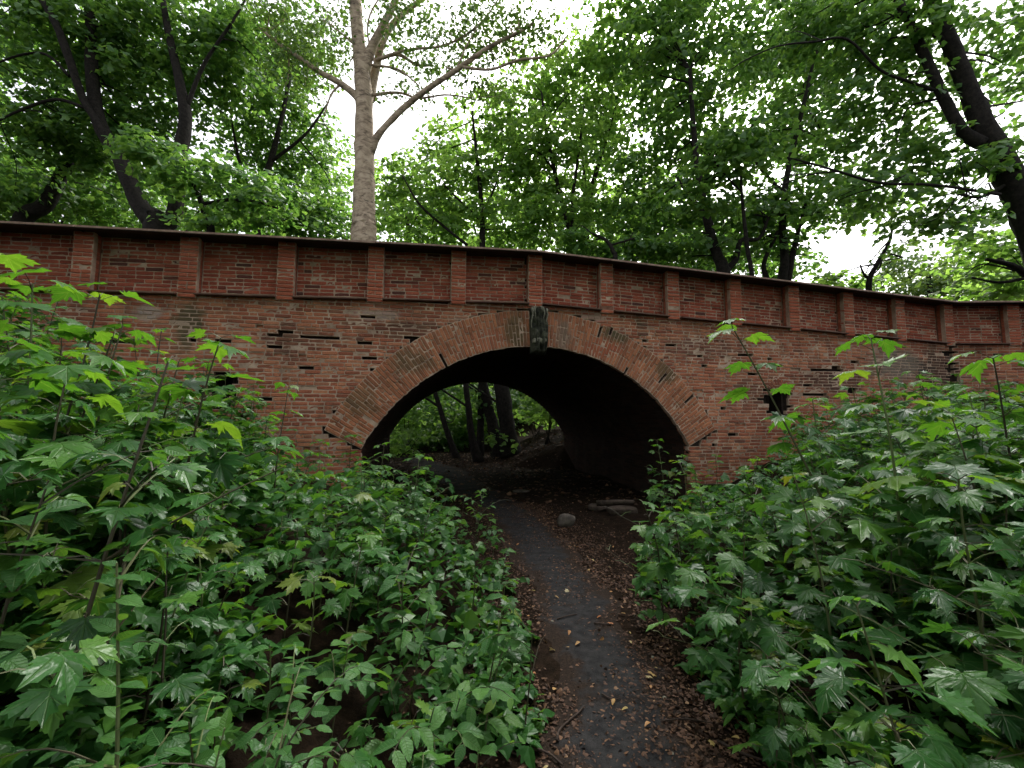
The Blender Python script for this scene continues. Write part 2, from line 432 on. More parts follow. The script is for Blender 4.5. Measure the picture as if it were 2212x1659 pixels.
M_yellow = leaf_mat('yellowed_leaf', [(0.0, (0.32, 0.12, 0.04)), (0.4, (0.36, 0.19, 0.07)), (0.75, (0.42, 0.31, 0.11)), (1.0, (0.40, 0.34, 0.2))], 0.15, 0.6, 0.3, (1, 0.9, 0.7), False)

def ground_mat():
    m, n, l, out = new_mat('woodland_soil')
    g = n.new('ShaderNodeNewGeometry')
    f = noise(n, l, 9, 8, 0.75, g.outputs['Position'])
    c = ramp(n, l, f, [(0.30, (0.007, 0.005, 0.0035)), (0.5, (0.018, 0.012, 0.008)), (0.72, (0.042, 0.026, 0.017))])
    f2 = noise(n, l, 60, 4, 0.8, g.outputs['Position'])
    c = mix(n, l, 0.6, c, ramp(n, l, f2, [(0.35, (0.5, 0.48, 0.45)), (0.7, (1.5, 1.35, 1.2))]), 'MULTIPLY')
    bsdf(n, l, out, c, 0.95, 0.06, f2, 0.03, 0.8)
    return m
M_ground = ground_mat()

# ------------------------------------------------------------------ ground
CY = [-60, 0, 3, 6, 8.3, 16.1, 19, 22, 26, 40, 200]
CX = [0.3, 0.35, 0.6, 0.7, 0.51, -1.15, -1.7, -2.3, -3.4, -12, -50]
def ground_z(x, y):
    x = np.asarray(x, float); y = np.asarray(y, float)
    d = x - np.interp(y, CY, CX)
    wl_ = np.interp(y, [-60, 4, 6.5, 8, 16, 18, 24, 60], [1.0, 0.95, 1.5, 3.4, 3.6, 4.5, 5, 6])
    wr_ = np.interp(y, [-60, 4, 6.5, 8, 15.5, 17, 24, 60], [0.95, 0.9, 1.3, 3.4, 3.4, 1.3, 1.9, 3])
    sl = np.interp(y, [6, 16, 20], [0.48, 0.3, 0.34]); sr = np.interp(y, [6, 16, 20], [0.48, 0.42, 0.42])
    near = np.clip((16 - y) / 4, 0, 1)
    capm = 3.5 - near * (1.9 - np.clip((np.abs(d) - 4.5) * 0.3, 0, 1.5))
    h = np.where(d < 0, (-d - wl_) * sl, (d - wr_) * sr)
    h = np.clip(h, 0, None)
    h = capm * (1 - np.exp(-h / capm * 1.15))
    rough_ = 0.05 * vnoise(x * 1.3, y * 1.3, 1) + 0.025 * vnoise(x * 4.1, y * 4.1, 2)
    return h + rough_ * np.clip(np.abs(d) - 0.3, 0.15, 1.5)

def axis(lo, hi, step, far):
    a = np.arange(lo, hi + 1e-6, step)
    g = step * 1.35 ** np.arange(1, 40); g = np.cumsum(g)
    g = g[g < far]
    return np.concatenate([lo - g[::-1], a, hi + g])
gx, gy = axis(-9, 13, 0.16, 260), axis(-2, 27, 0.16, 260)
GX, GY = np.meshgrid(gx, gy)
GZ = ground_z(GX, GY)
idx = np.arange(GX.size).reshape(GX.shape)
Q = np.stack([idx[:-1, :-1], idx[:-1, 1:], idx[1:, 1:], idx[1:, :-1]], -1).reshape(-1, 4)
g_o = obj('ground', mesh_tris('ground', np.stack([GX, GY, GZ], -1), quads(Q), True), M_ground, kind='structure')

# worn asphalt path
PY = [-3, 0, 2.25, 3.2, 4.8, 5.6, 7.2, 8.5, 10.1, 12, 16, 20, 24]
PX = [0.5, 0.52, 0.60, 0.62, 0.54, 0.42, 0.20, -0.1, -0.75, -1.35, -2.6, -4.6, -8]
py = np.arange(-2.5, 22, 0.07)
pc = np.interp(py, PY, PX); pc = np.convolve(np.pad(pc, 9, 'edge'), np.ones(19) / 19, 'valid')
hw = np.interp(py, [0, 4, 7, 10, 20], [0.44, 0.36, 0.50, 0.7, 0.7])
le = pc - hw - 0.09 * vnoise(py * 1.7, py * 0, 11) - 0.04 * vnoise(py * 7, py * 0, 12)
re = pc + hw + 0.10 * vnoise(py * 1.9, py * 0, 13) + 0.04 * vnoise(py * 6.5, py * 0, 14)
fr = np.linspace(0, 1, 11)
XX = le[:, None] * (1 - fr) + re[:, None] * fr; YY = np.repeat(py[:, None], 11, 1)
ZZ = ground_z(XX, YY) + 0.010 - 0.010 * (np.abs(fr - 0.5) * 2) ** 4 
i2 = np.arange(XX.size).reshape(XX.shape)
Q = np.stack([i2[:-1, :-1], i2[:-1, 1:], i2[1:, 1:], i2[1:, :-1]], -1).reshape(-1, 4)
p_o = obj('path', mesh_tris('path', np.stack([XX, YY, ZZ], -1), quads(Q), True), M_asphalt, kind='structure')
at_ = p_o.data.attributes.new('edge', 'FLOAT', 'POINT')
at_.data.foreach_set('value', np.tile(np.abs(fr - 0.5) * 2, len(py)).astype(np.float32))

# ------------------------------------------------------------------ bridge
bridge = thing('brick_bridge', 'old red brick arch bridge with a panelled parapet spanning the path', 'bridge')
CS, CZ, R0, R1 = 7.56, -0.50, 3.64, 4.34       # arch centre (along, up), inner and outer radius
SPRING = 1.2
a0 = math.asin((SPRING - CZ) / R0)
LEG = math.sqrt(R0 ** 2 - (SPRING - CZ) ** 2)
DEPTH = 8.0
PITCHB = 0.069
SPACE = 1.5
K0, K1 = -3, 12                                # piers from K0 to K1; the wall turns at K1
def top_z(s):
    """underside of the coping"""
    s = np.asarray(s, float)
    return np.where(s < 7.5, 4.695 + (s / 7.5) * 0.255, 4.95 - (s - 7.5) / 10.5 * 0.352)
PAR_H = 0.966
def led_z(s): return top_z(s) - PAR_H

def brick_template(seed, rough=1.0):
    """unit brick: x -.5..5, z -.5...5 (scaled later), y 0 front .. 1 back; worn uneven front"""
    r = np.random.default_rng(seed)
    xs = [-0.5, -0.42, -0.1, 0.2, 0.42, 0.5]; zs = [-0.5, -0.34, 0.34, 0.5]
    V = []
    for j, z in enumerate(zs):
        for i, x in enumerate(xs):
            edge = (i in (0, 5)) or (j in (0, 3)); corner = (i in (0, 5)) and (j in (0, 3))
            d = 0.05 if edge else 0.0
            d += (0.04 if corner else 0) + abs(r.normal(0, 0.022 * rough))
            V.append((x + (r.normal(0, 0.01) if not corner else -np.sign(x) * 0.03), d, z + r.normal(0, 0.03 * rough) - (0.05 * np.sign(z) if corner else 0)))
    nF = len(V)
    T = []
    for j in range(3):
        for i in range(5):
            a = j * 6 + i
            T.append((a, a + 1, a + 7, a + 6))
    ringi = [i for i in range(6)] + [6 * j + 5 for j in range(1, 4)] + [18 + i for i in range(4, -1, -1)] + [12, 6]
    back = {}
    corners = {0: (-0.5, -0.5), 5: (0.5, -0.5), 23: (0.5, 0.5), 18: (-0.5, 0.5)}
    for c, (x, z) in corners.items():
        back[c] = len(V); V.append((x, 1.0, z))
    V = np.array(V)
    tris = list(quads(T))
    order = [0, 5, 23, 18]
    for q in range(4):
        c0, c1 = order[q], order[(q + 1) % 4]
        a, b = ringi.index(c0), ringi.index(c1)
        seq = ringi[a:b + 1] if b > a else ringi[a:] + [ringi[0]]
        for u, v in zip(seq[:-1], seq[1:]): tris.append((u, back[c0], v))
        tris.append((back[c0], back[c1], c1))
    return V, np.array(tris)
BT = [brick_template(100 + i) for i in range(7)]
BT_ROUGH = [brick_template(200 + i, 2.6) for i in range(5)]

class Bricks:
    """bricks laid as rows of (centre along, face depth, centre up, length, height, depth, in-plane turn, material group)"""
    def __init__(self): self.rows = []
    def lay(self, P, ax, az, size, grp, rough=False):
        # P world point of front face centre, ax = unit length direction, az = unit height direction
        self.rows.append((P, ax, az, size, grp, rough))
BR = Bricks()
MORT = MB()                                    # recessed mortar bed behind each brick

def frame(ax, az):
    ay = np.cross(az, ax)                       # into the wall
    return np.stack([ax, ay, az], 1)

def lay(P, ax, az, L, H, D, grp, rough=0.0, mortar=0.0075, jig=1.0, grow=0.019):
    ax0, az0 = norm(ax), norm(az); M0 = frame(ax0, az0); into = M0[:, 1]
    # small individual turn
    a = rng.normal(0, 0.006) * jig
    ax1 = norm(ax0 + az0 * a + into * rng.normal(0, 0.008) * jig)
    az1 = norm(az0 - ax0 * a); az1 = norm(az1 - ax1 * (az1 @ ax1))
    push = min(rng.normal(0, 0.0028) * jig, 0.005)
    if rng.random() < 0.04 + rough * 0.2:
        extra = abs(rng.normal(0, 0.014)); push += extra; mortar += extra
    BR.lay(P + into * push, ax1, az1, (L * (1 + rng.normal(0, 0.012)), D, H * (1 + rng.normal(0, 0.03))), grp, rng.random() < 0.12 + rough)
    # mortar bed: a plate a little larger than the brick
    hx, hz = L / 2 + grow / 2 + 0.002, H / 2 + grow / 2 + 0.002
    c = P + into * (mortar + rng.uniform(-0.002, 0.004))
    V = np.array([c - ax0 * hx - az0 * hz, c + ax0 * hx - az0 * hz, c + ax0 * hx + az0 * hz, c - ax0 * hx + az0 * hz])
    V = np.concatenate([V, V + into * 0.09])
    MORT.add(V, quads([(0, 1, 2, 3), (0, 4, 5, 1), (1, 5, 6, 2), (2, 6, 7, 3), (3, 7, 4, 0)]))

# gaps where bricks have fallen out: (along, up, half length, half height)
GAPS = [(3.58, 3.14, 0.32, 0.05), (4.3, 3.10, 0.20, 0.03), (5.15, 3.20, 0.15, 0.03), (5.0, 2.98, 0.10, 0.03), (6.0, 3.42, 0.14, 0.03), (2.9, 2.95, 0.14, 0.04),
        (1.6, 3.02, 0.10, 0.03), (0.55, 2.92, 0.16, 0.05), (2.1, 3.0, 0.12, 0.04), (3.4, 2.62, 0.1, 0.03), (4.45, 2.78, 0.1, 0.03),
        (9.9, 3.32, 0.16, 0.03), (10.4, 3.26, 0.2, 0.04), (11.1, 3.08, 0.1, 0.03), (12.2, 3.12, 0.14, 0.03), (12.9, 3.10, 0.18, 0.03), (12.4, 2.72, 0.1, 0.03),
        (14.2, 2.86, 0.22, 0.05), (14.6, 2.90, 0.2, 0.05), (13.9, 2.5, 0.16, 0.04), (15.0, 2.42, 0.25, 0.05), (14.0, 2.3, 0.3, 0.04), (12.1, 2.4, 0.12, 0.03), (11.6, 2.0, 0.1, 0.03), (12.55, 2.2, 0.15, 0.03),
        (2.45, 1.75, 0.16, 0.03), (2.6, 2.05, 0.18, 0.03), (6.3, 3.45, 0.1, 0.03), (3.2, 2.05, 0.07, 0.03), (11.75, 1.45, 0.2, 0.04)]
NICHES = [(2.1, 2.18, 0.13, 0.30), (13.02, 2.12, 0.19, 0.28)]   # along, centre up, half width, half height

def blocked(s, z, L, H):
    r = math.hypot(s - CS, z - CZ)
    if z > SPRING - 0.02 and r < R1 + 0.02 and (r < R0 or (z - CZ) / r > math.sin(a0) - 0.012): return True
    if z <= SPRING and abs(s - CS) < LEG + 0.03: return True
    for a, b, w, h in NICHES:
        if abs(s - a) < w + L * 0.4 and abs(z - b) < h + H * 0.4: return True
    return False

def missing(s, z):
    for a, b, w, h in GAPS:
        if ((s - a) / w) ** 2 + ((z - b) / max(h, 0.036)) ** 2 < 0.75 + 0.5 * rng.random(): return True
    return False

FACE = 0.045        # spandrel face, slightly behind the pier faces
# spandrel courses
z = 0.45
row = 0
while z < 4.1:
    s = -4.5 + (0.0 if row % 2 else 0.13) + rng.uniform(-0.02, 0.02)
    while s < 18.0:
        L = 0.122 if rng.random() < 0.42 else 0.252
        L += rng.normal(0, 0.004)
        c = s + L / 2
        wz = 0.008 * math.sin(c * 0.9 + z * 2.0) + 0.004 * math.sin(c * 3.1)
        zz = z + wz
        if zz + PITCHB / 2 < led_z(c) + 0.01 and c + L / 2 < 18.02:
            # trim at the ring
            if not blocked(c, zz, L, PITCHB) and not missing(c, zz):
                er = 0.25 if (2.2 < zz < 3.45 and (2.5 < c < 6.5 or 9.5 < c < 16)) else 0.05
                if rng.random() > 0.003 + 0.012 * (er > 0.1) * (zz > 2.8):
                    lay(W(c, FACE + 0.006 * vnoise(np.array(c * 1.1), np.array(zz * 2.0), 5), zz), E, UP, L - 0.002, PITCHB - 0.013, 0.11, 'old', er)
            elif blocked(c, zz, L, PITCHB):
                # cut brick against the ring
                for frac in (0.62, 0.4):
                    for side in (-1, 1):
                        L2 = L * frac; c2 = c + side * (L - L2) / 2
                        if not blocked(c2, zz, 0, 0) and not missing(c2, zz) and abs(c2 - CS) < 5 and zz > SPRING:
                            lay(W(c2, FACE, zz), E, UP, L2, PITCHB - 0.011, 0.11, 'old', 0.1); break
                    else: continue
                    break
        s += L + 0.011
    z += PITCHB; row += 1

# parapet panels: courses run along the slope of the coping
def lay_panel(P0, P1, n_face, zf0, zf1, grp='red', rows=14, edge=0.0):
    """brick panel between two points of the wall line; zf0, zf1: foot heights"""
    d = P1 - P0; d[2] = 0; Ln = np.linalg.norm(d); ax = d / Ln
    into = np.cross(UP, ax)
    slope = (zf1 - zf0) / Ln
    axs = norm(ax + UP * slope)
    azs = norm(UP - axs * (UP @ axs))
    for r_ in range(rows):
        x = edge - (0.13 if r_ % 2 else 0.0) + rng.uniform(-0.03, 0.0)
        while x < Ln - edge:
            L = (0.252 if rng.random() < 0.8 else 0.122) + rng.normal(0, 0.004)
            a, b = max(x, edge), min(x + L, Ln - edge)
            if b - a > 0.04:
                c = (a + b) / 2
                P = P0 + ax * c + into * n_face
                P = np.array([P[0], P[1], zf0 + slope * c + (r_ + 0.5) * PITCHB])
                if rng.random() > 0.001:
                    lay(P, axs, azs, b - a - 0.002, PITCHB - 0.013, 0.10, grp, 0.03)
            x += L + 0.011

PANEL = 0.20
for k in range(K0, K1):
    s0, s1 = k * SPACE + 0.14, (k + 1) * SPACE - 0.14
    lay_panel(W(s0, 0, 0), W(s1, 0, 0), PANEL, float(led_z(s0)), float(led_z(s1)))

# wing wall after the corner: turns towards the viewer
C0 = W(K1 * SPACE, 0, 0)
TW = R(-3.0)
EW = np.array([math.cos(TW), math.sin(TW), 0.0]); NW = np.array([-math.sin(TW), math.cos(TW), 0.0])
WL_N = 4
wing_led = float(led_z(18.0))
def WW(s, n, z): return C0 + np.asarray(s, float)[..., None] * EW + np.asarray(n, float)[..., None] * NW + np.asarray(z, float)[..., None] * UP
for k in range(WL_N):
    lay_panel(WW(k * SPACE + 0.14, 0.0, 0.0), WW((k + 1) * SPACE - 0.14, 0.0, 0.0), PANEL, wing_led - 0.01 * k, wing_led - 0.01 * (k + 1))
z = 1.2
row = 0
while z < wing_led - 0.04:
    s = 0.06 + (0.0 if row % 2 else 0.13)
    while s < WL_N * SPACE:
        L = 0.122 if rng.random() < 0.42 else 0.252
        if rng.random() > 0.02: lay(WW(s + L / 2, FACE, z), EW, UP, L, PITCHB - 0.011, 0.11, 'old', 0.12)
        s += L + 0.011
    z += PITCHB; row += 1

# piers
pier_rows = {}
def lay_pier(P, ax, into, zt, zb, key):
    start = len(BR.rows)
    n = int(round((zt - zb) / PITCHB)); h = (zt - zb) / n
    for r_ in range(n):
        zc = zb + (r_ + 0.5) * h
        corb = -0.012 if r_ >= n - 2 else 0.0
        if rng.random() < 0.72:
            lay(P + into * corb + UP * zc, ax, UP, 0.268, h - 0.011, 0.17, key, 0.0, 0.010, 0.8, 0.004)
        else:
            for sd in (-1, 1): lay(P + into * corb + ax * sd * 0.0695 + UP * zc, ax, UP, 0.13, h - 0.011, 0.17, key, 0.0, 0.010, 0.8, 0.004)
for k in range(K0, K1 + 1):
    s = k * SPACE
    lay_pier(W(s, 0.0, 0), E, N, float(top_z(s)), float(led_z(s)) - 0.07, 'pier%d' % k)
for k in range(1, WL_N + 1):
    lay_pier(WW(k * SPACE, 0.0, 0.0), EW, NW, wing_led + PAR_H - 0.01 * k, wing_led - 0.07, 'pier%d' % (K1 + k))

# arch ring
a0 = math.asin((SPRING - CZ) / R0)
nv = int(round((math.pi - 2 * a0) * (R0 + R1) / 2 / PITCHB))
da = (math.pi - 2 * a0) / nv
KEYW = 0.16
for i in range(nv):
    a = a0 + (i + 0.5) * da
    cosa, sina = math.cos(a), math.sin(a)
    if abs(cosa * 4.0) < KEYW: continue
    lens = [0.27, 0.27, 0.14] if i % 2 else [0.14, 0.27, 0.27]
    if rng.random() < 0.25: lens = [0.27, 0.14, 0.27]
    r_ = R0 + rng.normal(0, 0.006)
    rad = E * -cosa + UP * sina                  # outward
    tan = E * sina + UP * cosa
    for q, L in enumerate(lens):
        rc = r_ + L / 2
        hgt = da * rc - 0.010
        if rng.random() > 0.006:
            P = W(CS - cosa * rc, 0.02 + 0.008 * vnoise(np.array(a * 3), np.array(rc * 2), 8), CZ + sina * rc)
            lay(P, rad, np.cross(rad, N), L - 0.010, hgt, 0.15 if q == 0 else 0.12, 'ring', 0.12, 0.011)
        r_ += L + 0.006

# choose which bricks are objects: those that show largest
P_all = np.array([r_[0] for r_ in BR.rows])
u, v, cz = seen(P_all)
inview = (u > 5) & (u < 2207) & (v > 0) & (v < 1000)
hidden = ((u < 350) & (v > 640)) | ((u < 560) & (v > 760)) | ((u > 1600) & (v > 800)) | ((u < 760) & (v > 930)) | ((u > 1500) & (v > 900))
size_px = np.array([r_[3][0] * r_[3][2] for r_ in BR.rows]) * (F / cz) ** 2
score = np.where(inview & ~hidden, size_px, -1)
is_face = np.array([r_[4] in ('old', 'red') for r_ in BR.rows])
order = [i for i in np.argsort(-score) if is_face[i] and score[i] > 0][:300]
single = set(order)
MATS = {'old': M_old, 'red': M_red, 'ring': M_ring}
tmpl_cache = {}
def tmpl(mat, j, rough):
    key = (mat.name, j, rough)
    if key not in tmpl_cache:
        V, T = (BT_ROUGH if rough else BT)[j]
        me = mesh_tris('brick', V, T); me.materials.append(mat); tmpl_cache[key] = me
    return tmpl_cache[key]
def place_brick(row, name, mat, parent):
    P, ax, az, (L, D, H), grp, rough = row
    M = frame(ax, az) * np.array([L, D, H])
    # the template's wear depth is a fraction of the depth: keep it near 1 cm
    j = rng.integers(0, 5 if rough else 7)
    o = bpy.data.objects.new(name, tmpl(mat, int(j), rough))
    m4 = np.eye(4); m4[:3, :3] = M; m4[:3, 3] = P
    o.matrix_world = Matrix(m4.tolist())
    COL.objects.link(o); o.parent = parent
    return o
def join_bricks(rows):
    mb = MB()
    bins = {}
    for r_ in rows:
        j = int(rng.integers(0, 5 if r_[5] else 7)); bins.setdefault((r_[5], j), []).append(r_)
    for (rough, j), rs in bins.items():
        V, T = (BT_ROUGH if rough else BT)[j]
        M = np.array([frame(r_[1], r_[2]) * np.array(r_[3]) for r_ in rs]); P = np.array([r_[0] for r_ in rs])
        mb.many(V, T, M, P)
    return mb
pier_objs = {}
rest = {'old': [], 'red': [], 'ring': []}
n_ring = 0
for i, r_ in enumerate(BR.rows):
    g = r_[4]
    if g.startswith('pier'):
        if g not in pier_objs:
            k = int(g[4:])
            if k <= K1: P, ax, into, zt, zb = W(k * SPACE, 0, 0), E, N, float(top_z(k * SPACE)), float(led_z(k * SPACE)) - 0.07
            else: P, ax, into, zt, zb = WW((k - K1) * SPACE, 0.0, 0.0), EW, NW, wing_led + PAR_H - 0.01 * (k - K1), wing_led - 0.07
            V, T = box_vt((-0.127, 0.014, zb + 0.004), (0.127, 0.31, zt - 0.002))
            V = P + V[:, :1] * ax + V[:, 1:2] * into + V[:, 2:] * UP
            pier_objs[g] = obj('pier', mesh_tris('pier', V, T), M_joint, bridge)
        u_, v_, _ = seen(r_[0])
        if -30 < u_ < 2240: place_brick(r_, 'pier_brick', M_pier, pier_objs[g])
        else: rest['red'].append(r_)
    elif i in single:
        place_brick(r_, 'brick', MATS[g], bridge)
    elif g == 'ring' and n_ring < 300:
        place_brick(r_, 'voussoir', M_ring, bridge); n_ring += 1
    else:
        rest[g].append(r_)
for g, nm in (('old', 'spandrel_brickwork'), ('red', 'parapet_brickwork'), ('ring', 'arch_brickwork')):
    if rest[g]: obj(nm, join_bricks(rest[g]), MATS[g], bridge, 'stuff')
obj('mortar', MORT, M_mortar, bridge, 'stuff')

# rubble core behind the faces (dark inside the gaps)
def core_grid(fn, s0, s1, z0, zt, skip, name, mat, step=0.1):
    mb = MB()
    ss = np.arange(s0, s1, step)
    Vv, Tt = [], []
    for s in ss:
        zz = z0
        zmax = zt(s + step / 2)
        while zz < zmax:
            if not skip(s + step / 2, zz + step / 2):
                z1 = min(zz + step, zmax)
                n0 = len(Vv); Vv += [fn(s, zz), fn(s + step, zz), fn(s + step, z1), fn(s, z1)]
                Tt.append((n0, n0 + 1, n0 + 2, n0 + 3))
            zz += step
    mb.add(np.array(Vv), quads(Tt))
    return obj(name, mb, mat, bridge)
def skip_front(s, z):
    r = math.hypot(s - CS, z - CZ)
    if z > SPRING and r < R0 + 0.25: return True
    if z <= SPRING and abs(s - CS) < LEG + 0.2: return True
    return any(abs(s - a) < w - 0.01 and abs(z - b) < h - 0.01 for a, b, w, h in NICHES)
core_grid(lambda s, z: W(s, FACE + 0.125, z), -4.5, 18.0, -0.3, lambda s: float(led_z(s)) - 0.02, skip_front, 'wall_core', M_core, 0.08)
core_grid(lambda s, z: W(s, PANEL + 0.085, z), -4.5, 18.1, 3.5, lambda s: float(top_z(s)) + 0.02, lambda s, z: z < led_z(s) - 0.15, 'parapet_core', M_core)
core_grid(lambda s, z: WW(s, FACE + 0.125, z), 0.0, 6.0, 0.8, lambda s: wing_led, lambda s, z: False, 'wing_core', M_core, 0.2)
core_grid(lambda s, z: WW(s, PANEL + 0.085, z), -0.03, 6.0, wing_led - 0.1, lambda s: wing_led + PAR_H, lambda s, z: False, 'wing_parapet_core', M_core, 0.2)
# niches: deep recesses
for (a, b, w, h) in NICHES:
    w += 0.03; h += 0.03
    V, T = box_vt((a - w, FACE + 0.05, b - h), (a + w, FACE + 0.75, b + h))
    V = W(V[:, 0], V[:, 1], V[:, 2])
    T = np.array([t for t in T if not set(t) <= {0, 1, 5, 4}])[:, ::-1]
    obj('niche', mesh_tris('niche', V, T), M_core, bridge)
# little rowlock arch over the second niche
nb = MB()
a, b, w, h = NICHES[1]
for i in range(9):
    t = math.pi * (0.12 + 0.76 * i / 8)
    c, s_ = math.cos(t), math.sin(t)
    rad = E * c + UP * s_; P = W(a + c * 0.25, FACE - 0.004, b + h - 0.08 + s_ * 0.25)
    Vt, Tt = BT[i % 7]
    nb.many(Vt, Tt, (frame(rad, np.cross(rad, N)) * np.array([0.125, 0.11, 0.055]))[None], P[None])
obj('niche_arch', nb, M_old, bridge, 'stuff')

# vault
vb = MB(); Vt, Tt = BT[0]
vm = MB()
arc = (math.pi - 2 * a0) * R0
ncr = int(arc / 0.07)
Ms, Ps = [], []
for i in range(ncr):
    a = a0 + (i + 0.5) / ncr * (math.pi - 2 * a0)
    rad = -E * math.cos(a) + UP * math.sin(a)
    n_ = 0.19 + (0.13 if i % 2 else 0)
    while n_ < DEPTH - 0.15:
        P = W(CS - math.cos(a) * (R0 + rng.normal(0.004, 0.004)), n_ + 0.13, CZ + math.sin(a) * (R0 + rng.normal(0.004, 0.004)))
        ax = N; az = norm(np.cross(ax, rad))
        Ms.append(np.stack([ax, rad, az], 1) * np.array([0.255, 0.1, 0.058])); Ps.append(P)
        n_ += 0.267
for sd in (-1, 1):
    z = -0.3
    r_i = 0
    while z < SPRING:
        n_ = 0.16 + (0.13 if r_i % 2 else 0)
        while n_ < DEPTH - 0.15:
            P = W(CS + sd * (LEG + rng.normal(0.004, 0.004)), n_ + 0.13, z + 0.033)
            Ms.append(np.stack([N, E * sd, UP], 1) * np.array([0.255, 0.1, 0.058])); Ps.append(P)
            n_ += 0.267
        z += PITCHB; r_i += 1
Vt, Tt = box_vt((-0.5, 0, -0.5), (0.5, 1, 0.5)); Tt = np.array([t for t in Tt if not set(t) <= {2, 3, 6, 7}])
vb.many(Vt, Tt, np.array(Ms), np.array(Ps))
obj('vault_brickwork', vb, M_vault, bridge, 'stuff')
tt = np.concatenate([[-1], np.linspace(a0, math.pi - a0, 60), [-2]])
sv, zv = [], []
for t in tt:
    if t == -1: sv.append(CS - LEG - 0.014); zv.append(-0.35)
    elif t == -2: sv.append(CS + LEG + 0.014); zv.append(-0.35)
    else: sv.append(CS - math.cos(t) * (R0 + 0.014)); zv.append(CZ + math.sin(t) * (R0 + 0.014))
sv, zv = np.array(sv), np.array(zv)
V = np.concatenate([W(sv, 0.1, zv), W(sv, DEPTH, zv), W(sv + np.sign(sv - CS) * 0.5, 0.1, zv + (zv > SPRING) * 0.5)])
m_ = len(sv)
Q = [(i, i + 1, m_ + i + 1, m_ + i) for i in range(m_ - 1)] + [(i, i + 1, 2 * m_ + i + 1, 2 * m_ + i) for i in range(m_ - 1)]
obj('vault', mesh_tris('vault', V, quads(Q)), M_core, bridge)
# jambs below the springing, as seen at the mouth
jb = MB()
for sd in (-1, 1):
    z = -0.2; r_i = 0
    while z < SPRING - 0.03:
        Vt2, Tt2 = BT[r_i % 7]
        L = 0.25 if r_i % 2 else 0.125
        jb.many(Vt2, Tt2, (frame(E, UP) * np.array([L, 0.2, 0.058]))[None], W(CS + sd * (LEG + L / 2 + rng.normal(0, 0.006)), FACE - 0.004, z + 0.03)[None])
        z += PITCHB; r_i += 1
obj('jamb_brickwork', jb, M_old, bridge, 'stuff')
# deck and rear face
V, T = box_vt((-4.5, 0.4, 3.55), (18.3, DEPTH - 0.1, 3.78)); obj('deck', mesh_tris('deck', W(V[:, 0], V[:, 1], V[:, 2]), T), M_ground, bridge)
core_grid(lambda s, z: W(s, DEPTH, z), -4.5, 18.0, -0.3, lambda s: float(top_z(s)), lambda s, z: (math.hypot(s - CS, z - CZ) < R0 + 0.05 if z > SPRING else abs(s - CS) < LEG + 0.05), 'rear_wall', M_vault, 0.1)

# coping sheets and ledges, one per bay
def bar(P0, P1, prof):
    """prism along P0-P1; prof: list of (into, up)"""
    d = P1 - P0; ax = d / np.linalg.norm(d); into = norm(np.cross(UP, ax))
    n = len(prof)
    A = np.array([P0 + into * a + UP * b for a, b in prof]); B = np.array([P1 + into * a + UP * b for a, b in prof])
    Q = [(i, (i + 1) % n, n + (i + 1) % n, n + i) for i in range(n)]
    T = list(quads(Q)) + [(0, i + 1, i) for i in range(1, n - 1)] + [(n, n + i, n + i + 1) for i in range(1, n - 1)]
    return np.concatenate([A, B]), np.array(T)
COPING = [(-0.20, -0.028), (-0.20, 0.004), (0.15, 0.100), (0.50, 0.03), (0.50, 0.0), (-0.02, 0.0), (-0.19, -0.028)]
LIP = [(-0.207, -0.016), (-0.207, 0.016), (-0.10, 0.048), (-0.10, 0.034)]
LEDGE = [(-0.075, -0.034), (-0.075, -0.014), (PANEL + 0.01, 0.016), (PANEL + 0.01, -0.03), (-0.06, -0.034)]
for k in range(K0, K1):
    s0, s1 = k * SPACE, (k + 1) * SPACE
    q0, q1 = s0 + 0.002, s1 - 0.002
    dz = rng.uniform(-0.004, 0.004)
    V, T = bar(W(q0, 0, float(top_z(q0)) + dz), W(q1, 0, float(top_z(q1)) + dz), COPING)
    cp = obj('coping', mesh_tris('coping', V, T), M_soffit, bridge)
    V, T = bar(W(q0 + 0.003, 0, float(top_z(q0)) + dz), W(q1 - 0.003, 0, float(top_z(q1)) + dz), LIP)
    obj('coping_lip', mesh_tris('coping_lip', V, T), M_lip, cp)
    q0, q1 = s0 + 0.137, s1 - 0.137
    V, T = bar(W(q0, 0, float(led_z(q0)) + rng.uniform(-0.006, 0.006)), W(q1, 0, float(led_z(q1)) + rng.uniform(-0.006, 0.006)), LEDGE)
    obj('ledge', mesh_tris('ledge', V, T), M_metal, bridge)
for k in range(WL_N):
    za, zb = wing_led - 0.01 * k, wing_led - 0.01 * (k + 1)
    V, T = bar(WW(k * SPACE + (0.03 if k == 0 else 0.002), 0.0, za + PAR_H), WW((k + 1) * SPACE - 0.002, 0.0, zb + PAR_H), COPING)
    cp = obj('coping', mesh_tris('coping', V, T), M_soffit, bridge)
    V, T = bar(WW(k * SPACE + (0.03 if k == 0 else 0.004), 0.0, za + PAR_H), WW((k + 1) * SPACE - 0.004, 0.0, zb + PAR_H), LIP)
    obj('coping_lip', mesh_tris('coping_lip', V, T), M_lip, cp)
    V, T = bar(WW(k * SPACE + 0.137, 0.0, za), WW((k + 1) * SPACE - 0.137, 0.0, zb), LEDGE)
    obj('ledge', mesh_tris('ledge', V, T), M_metal, bridge)

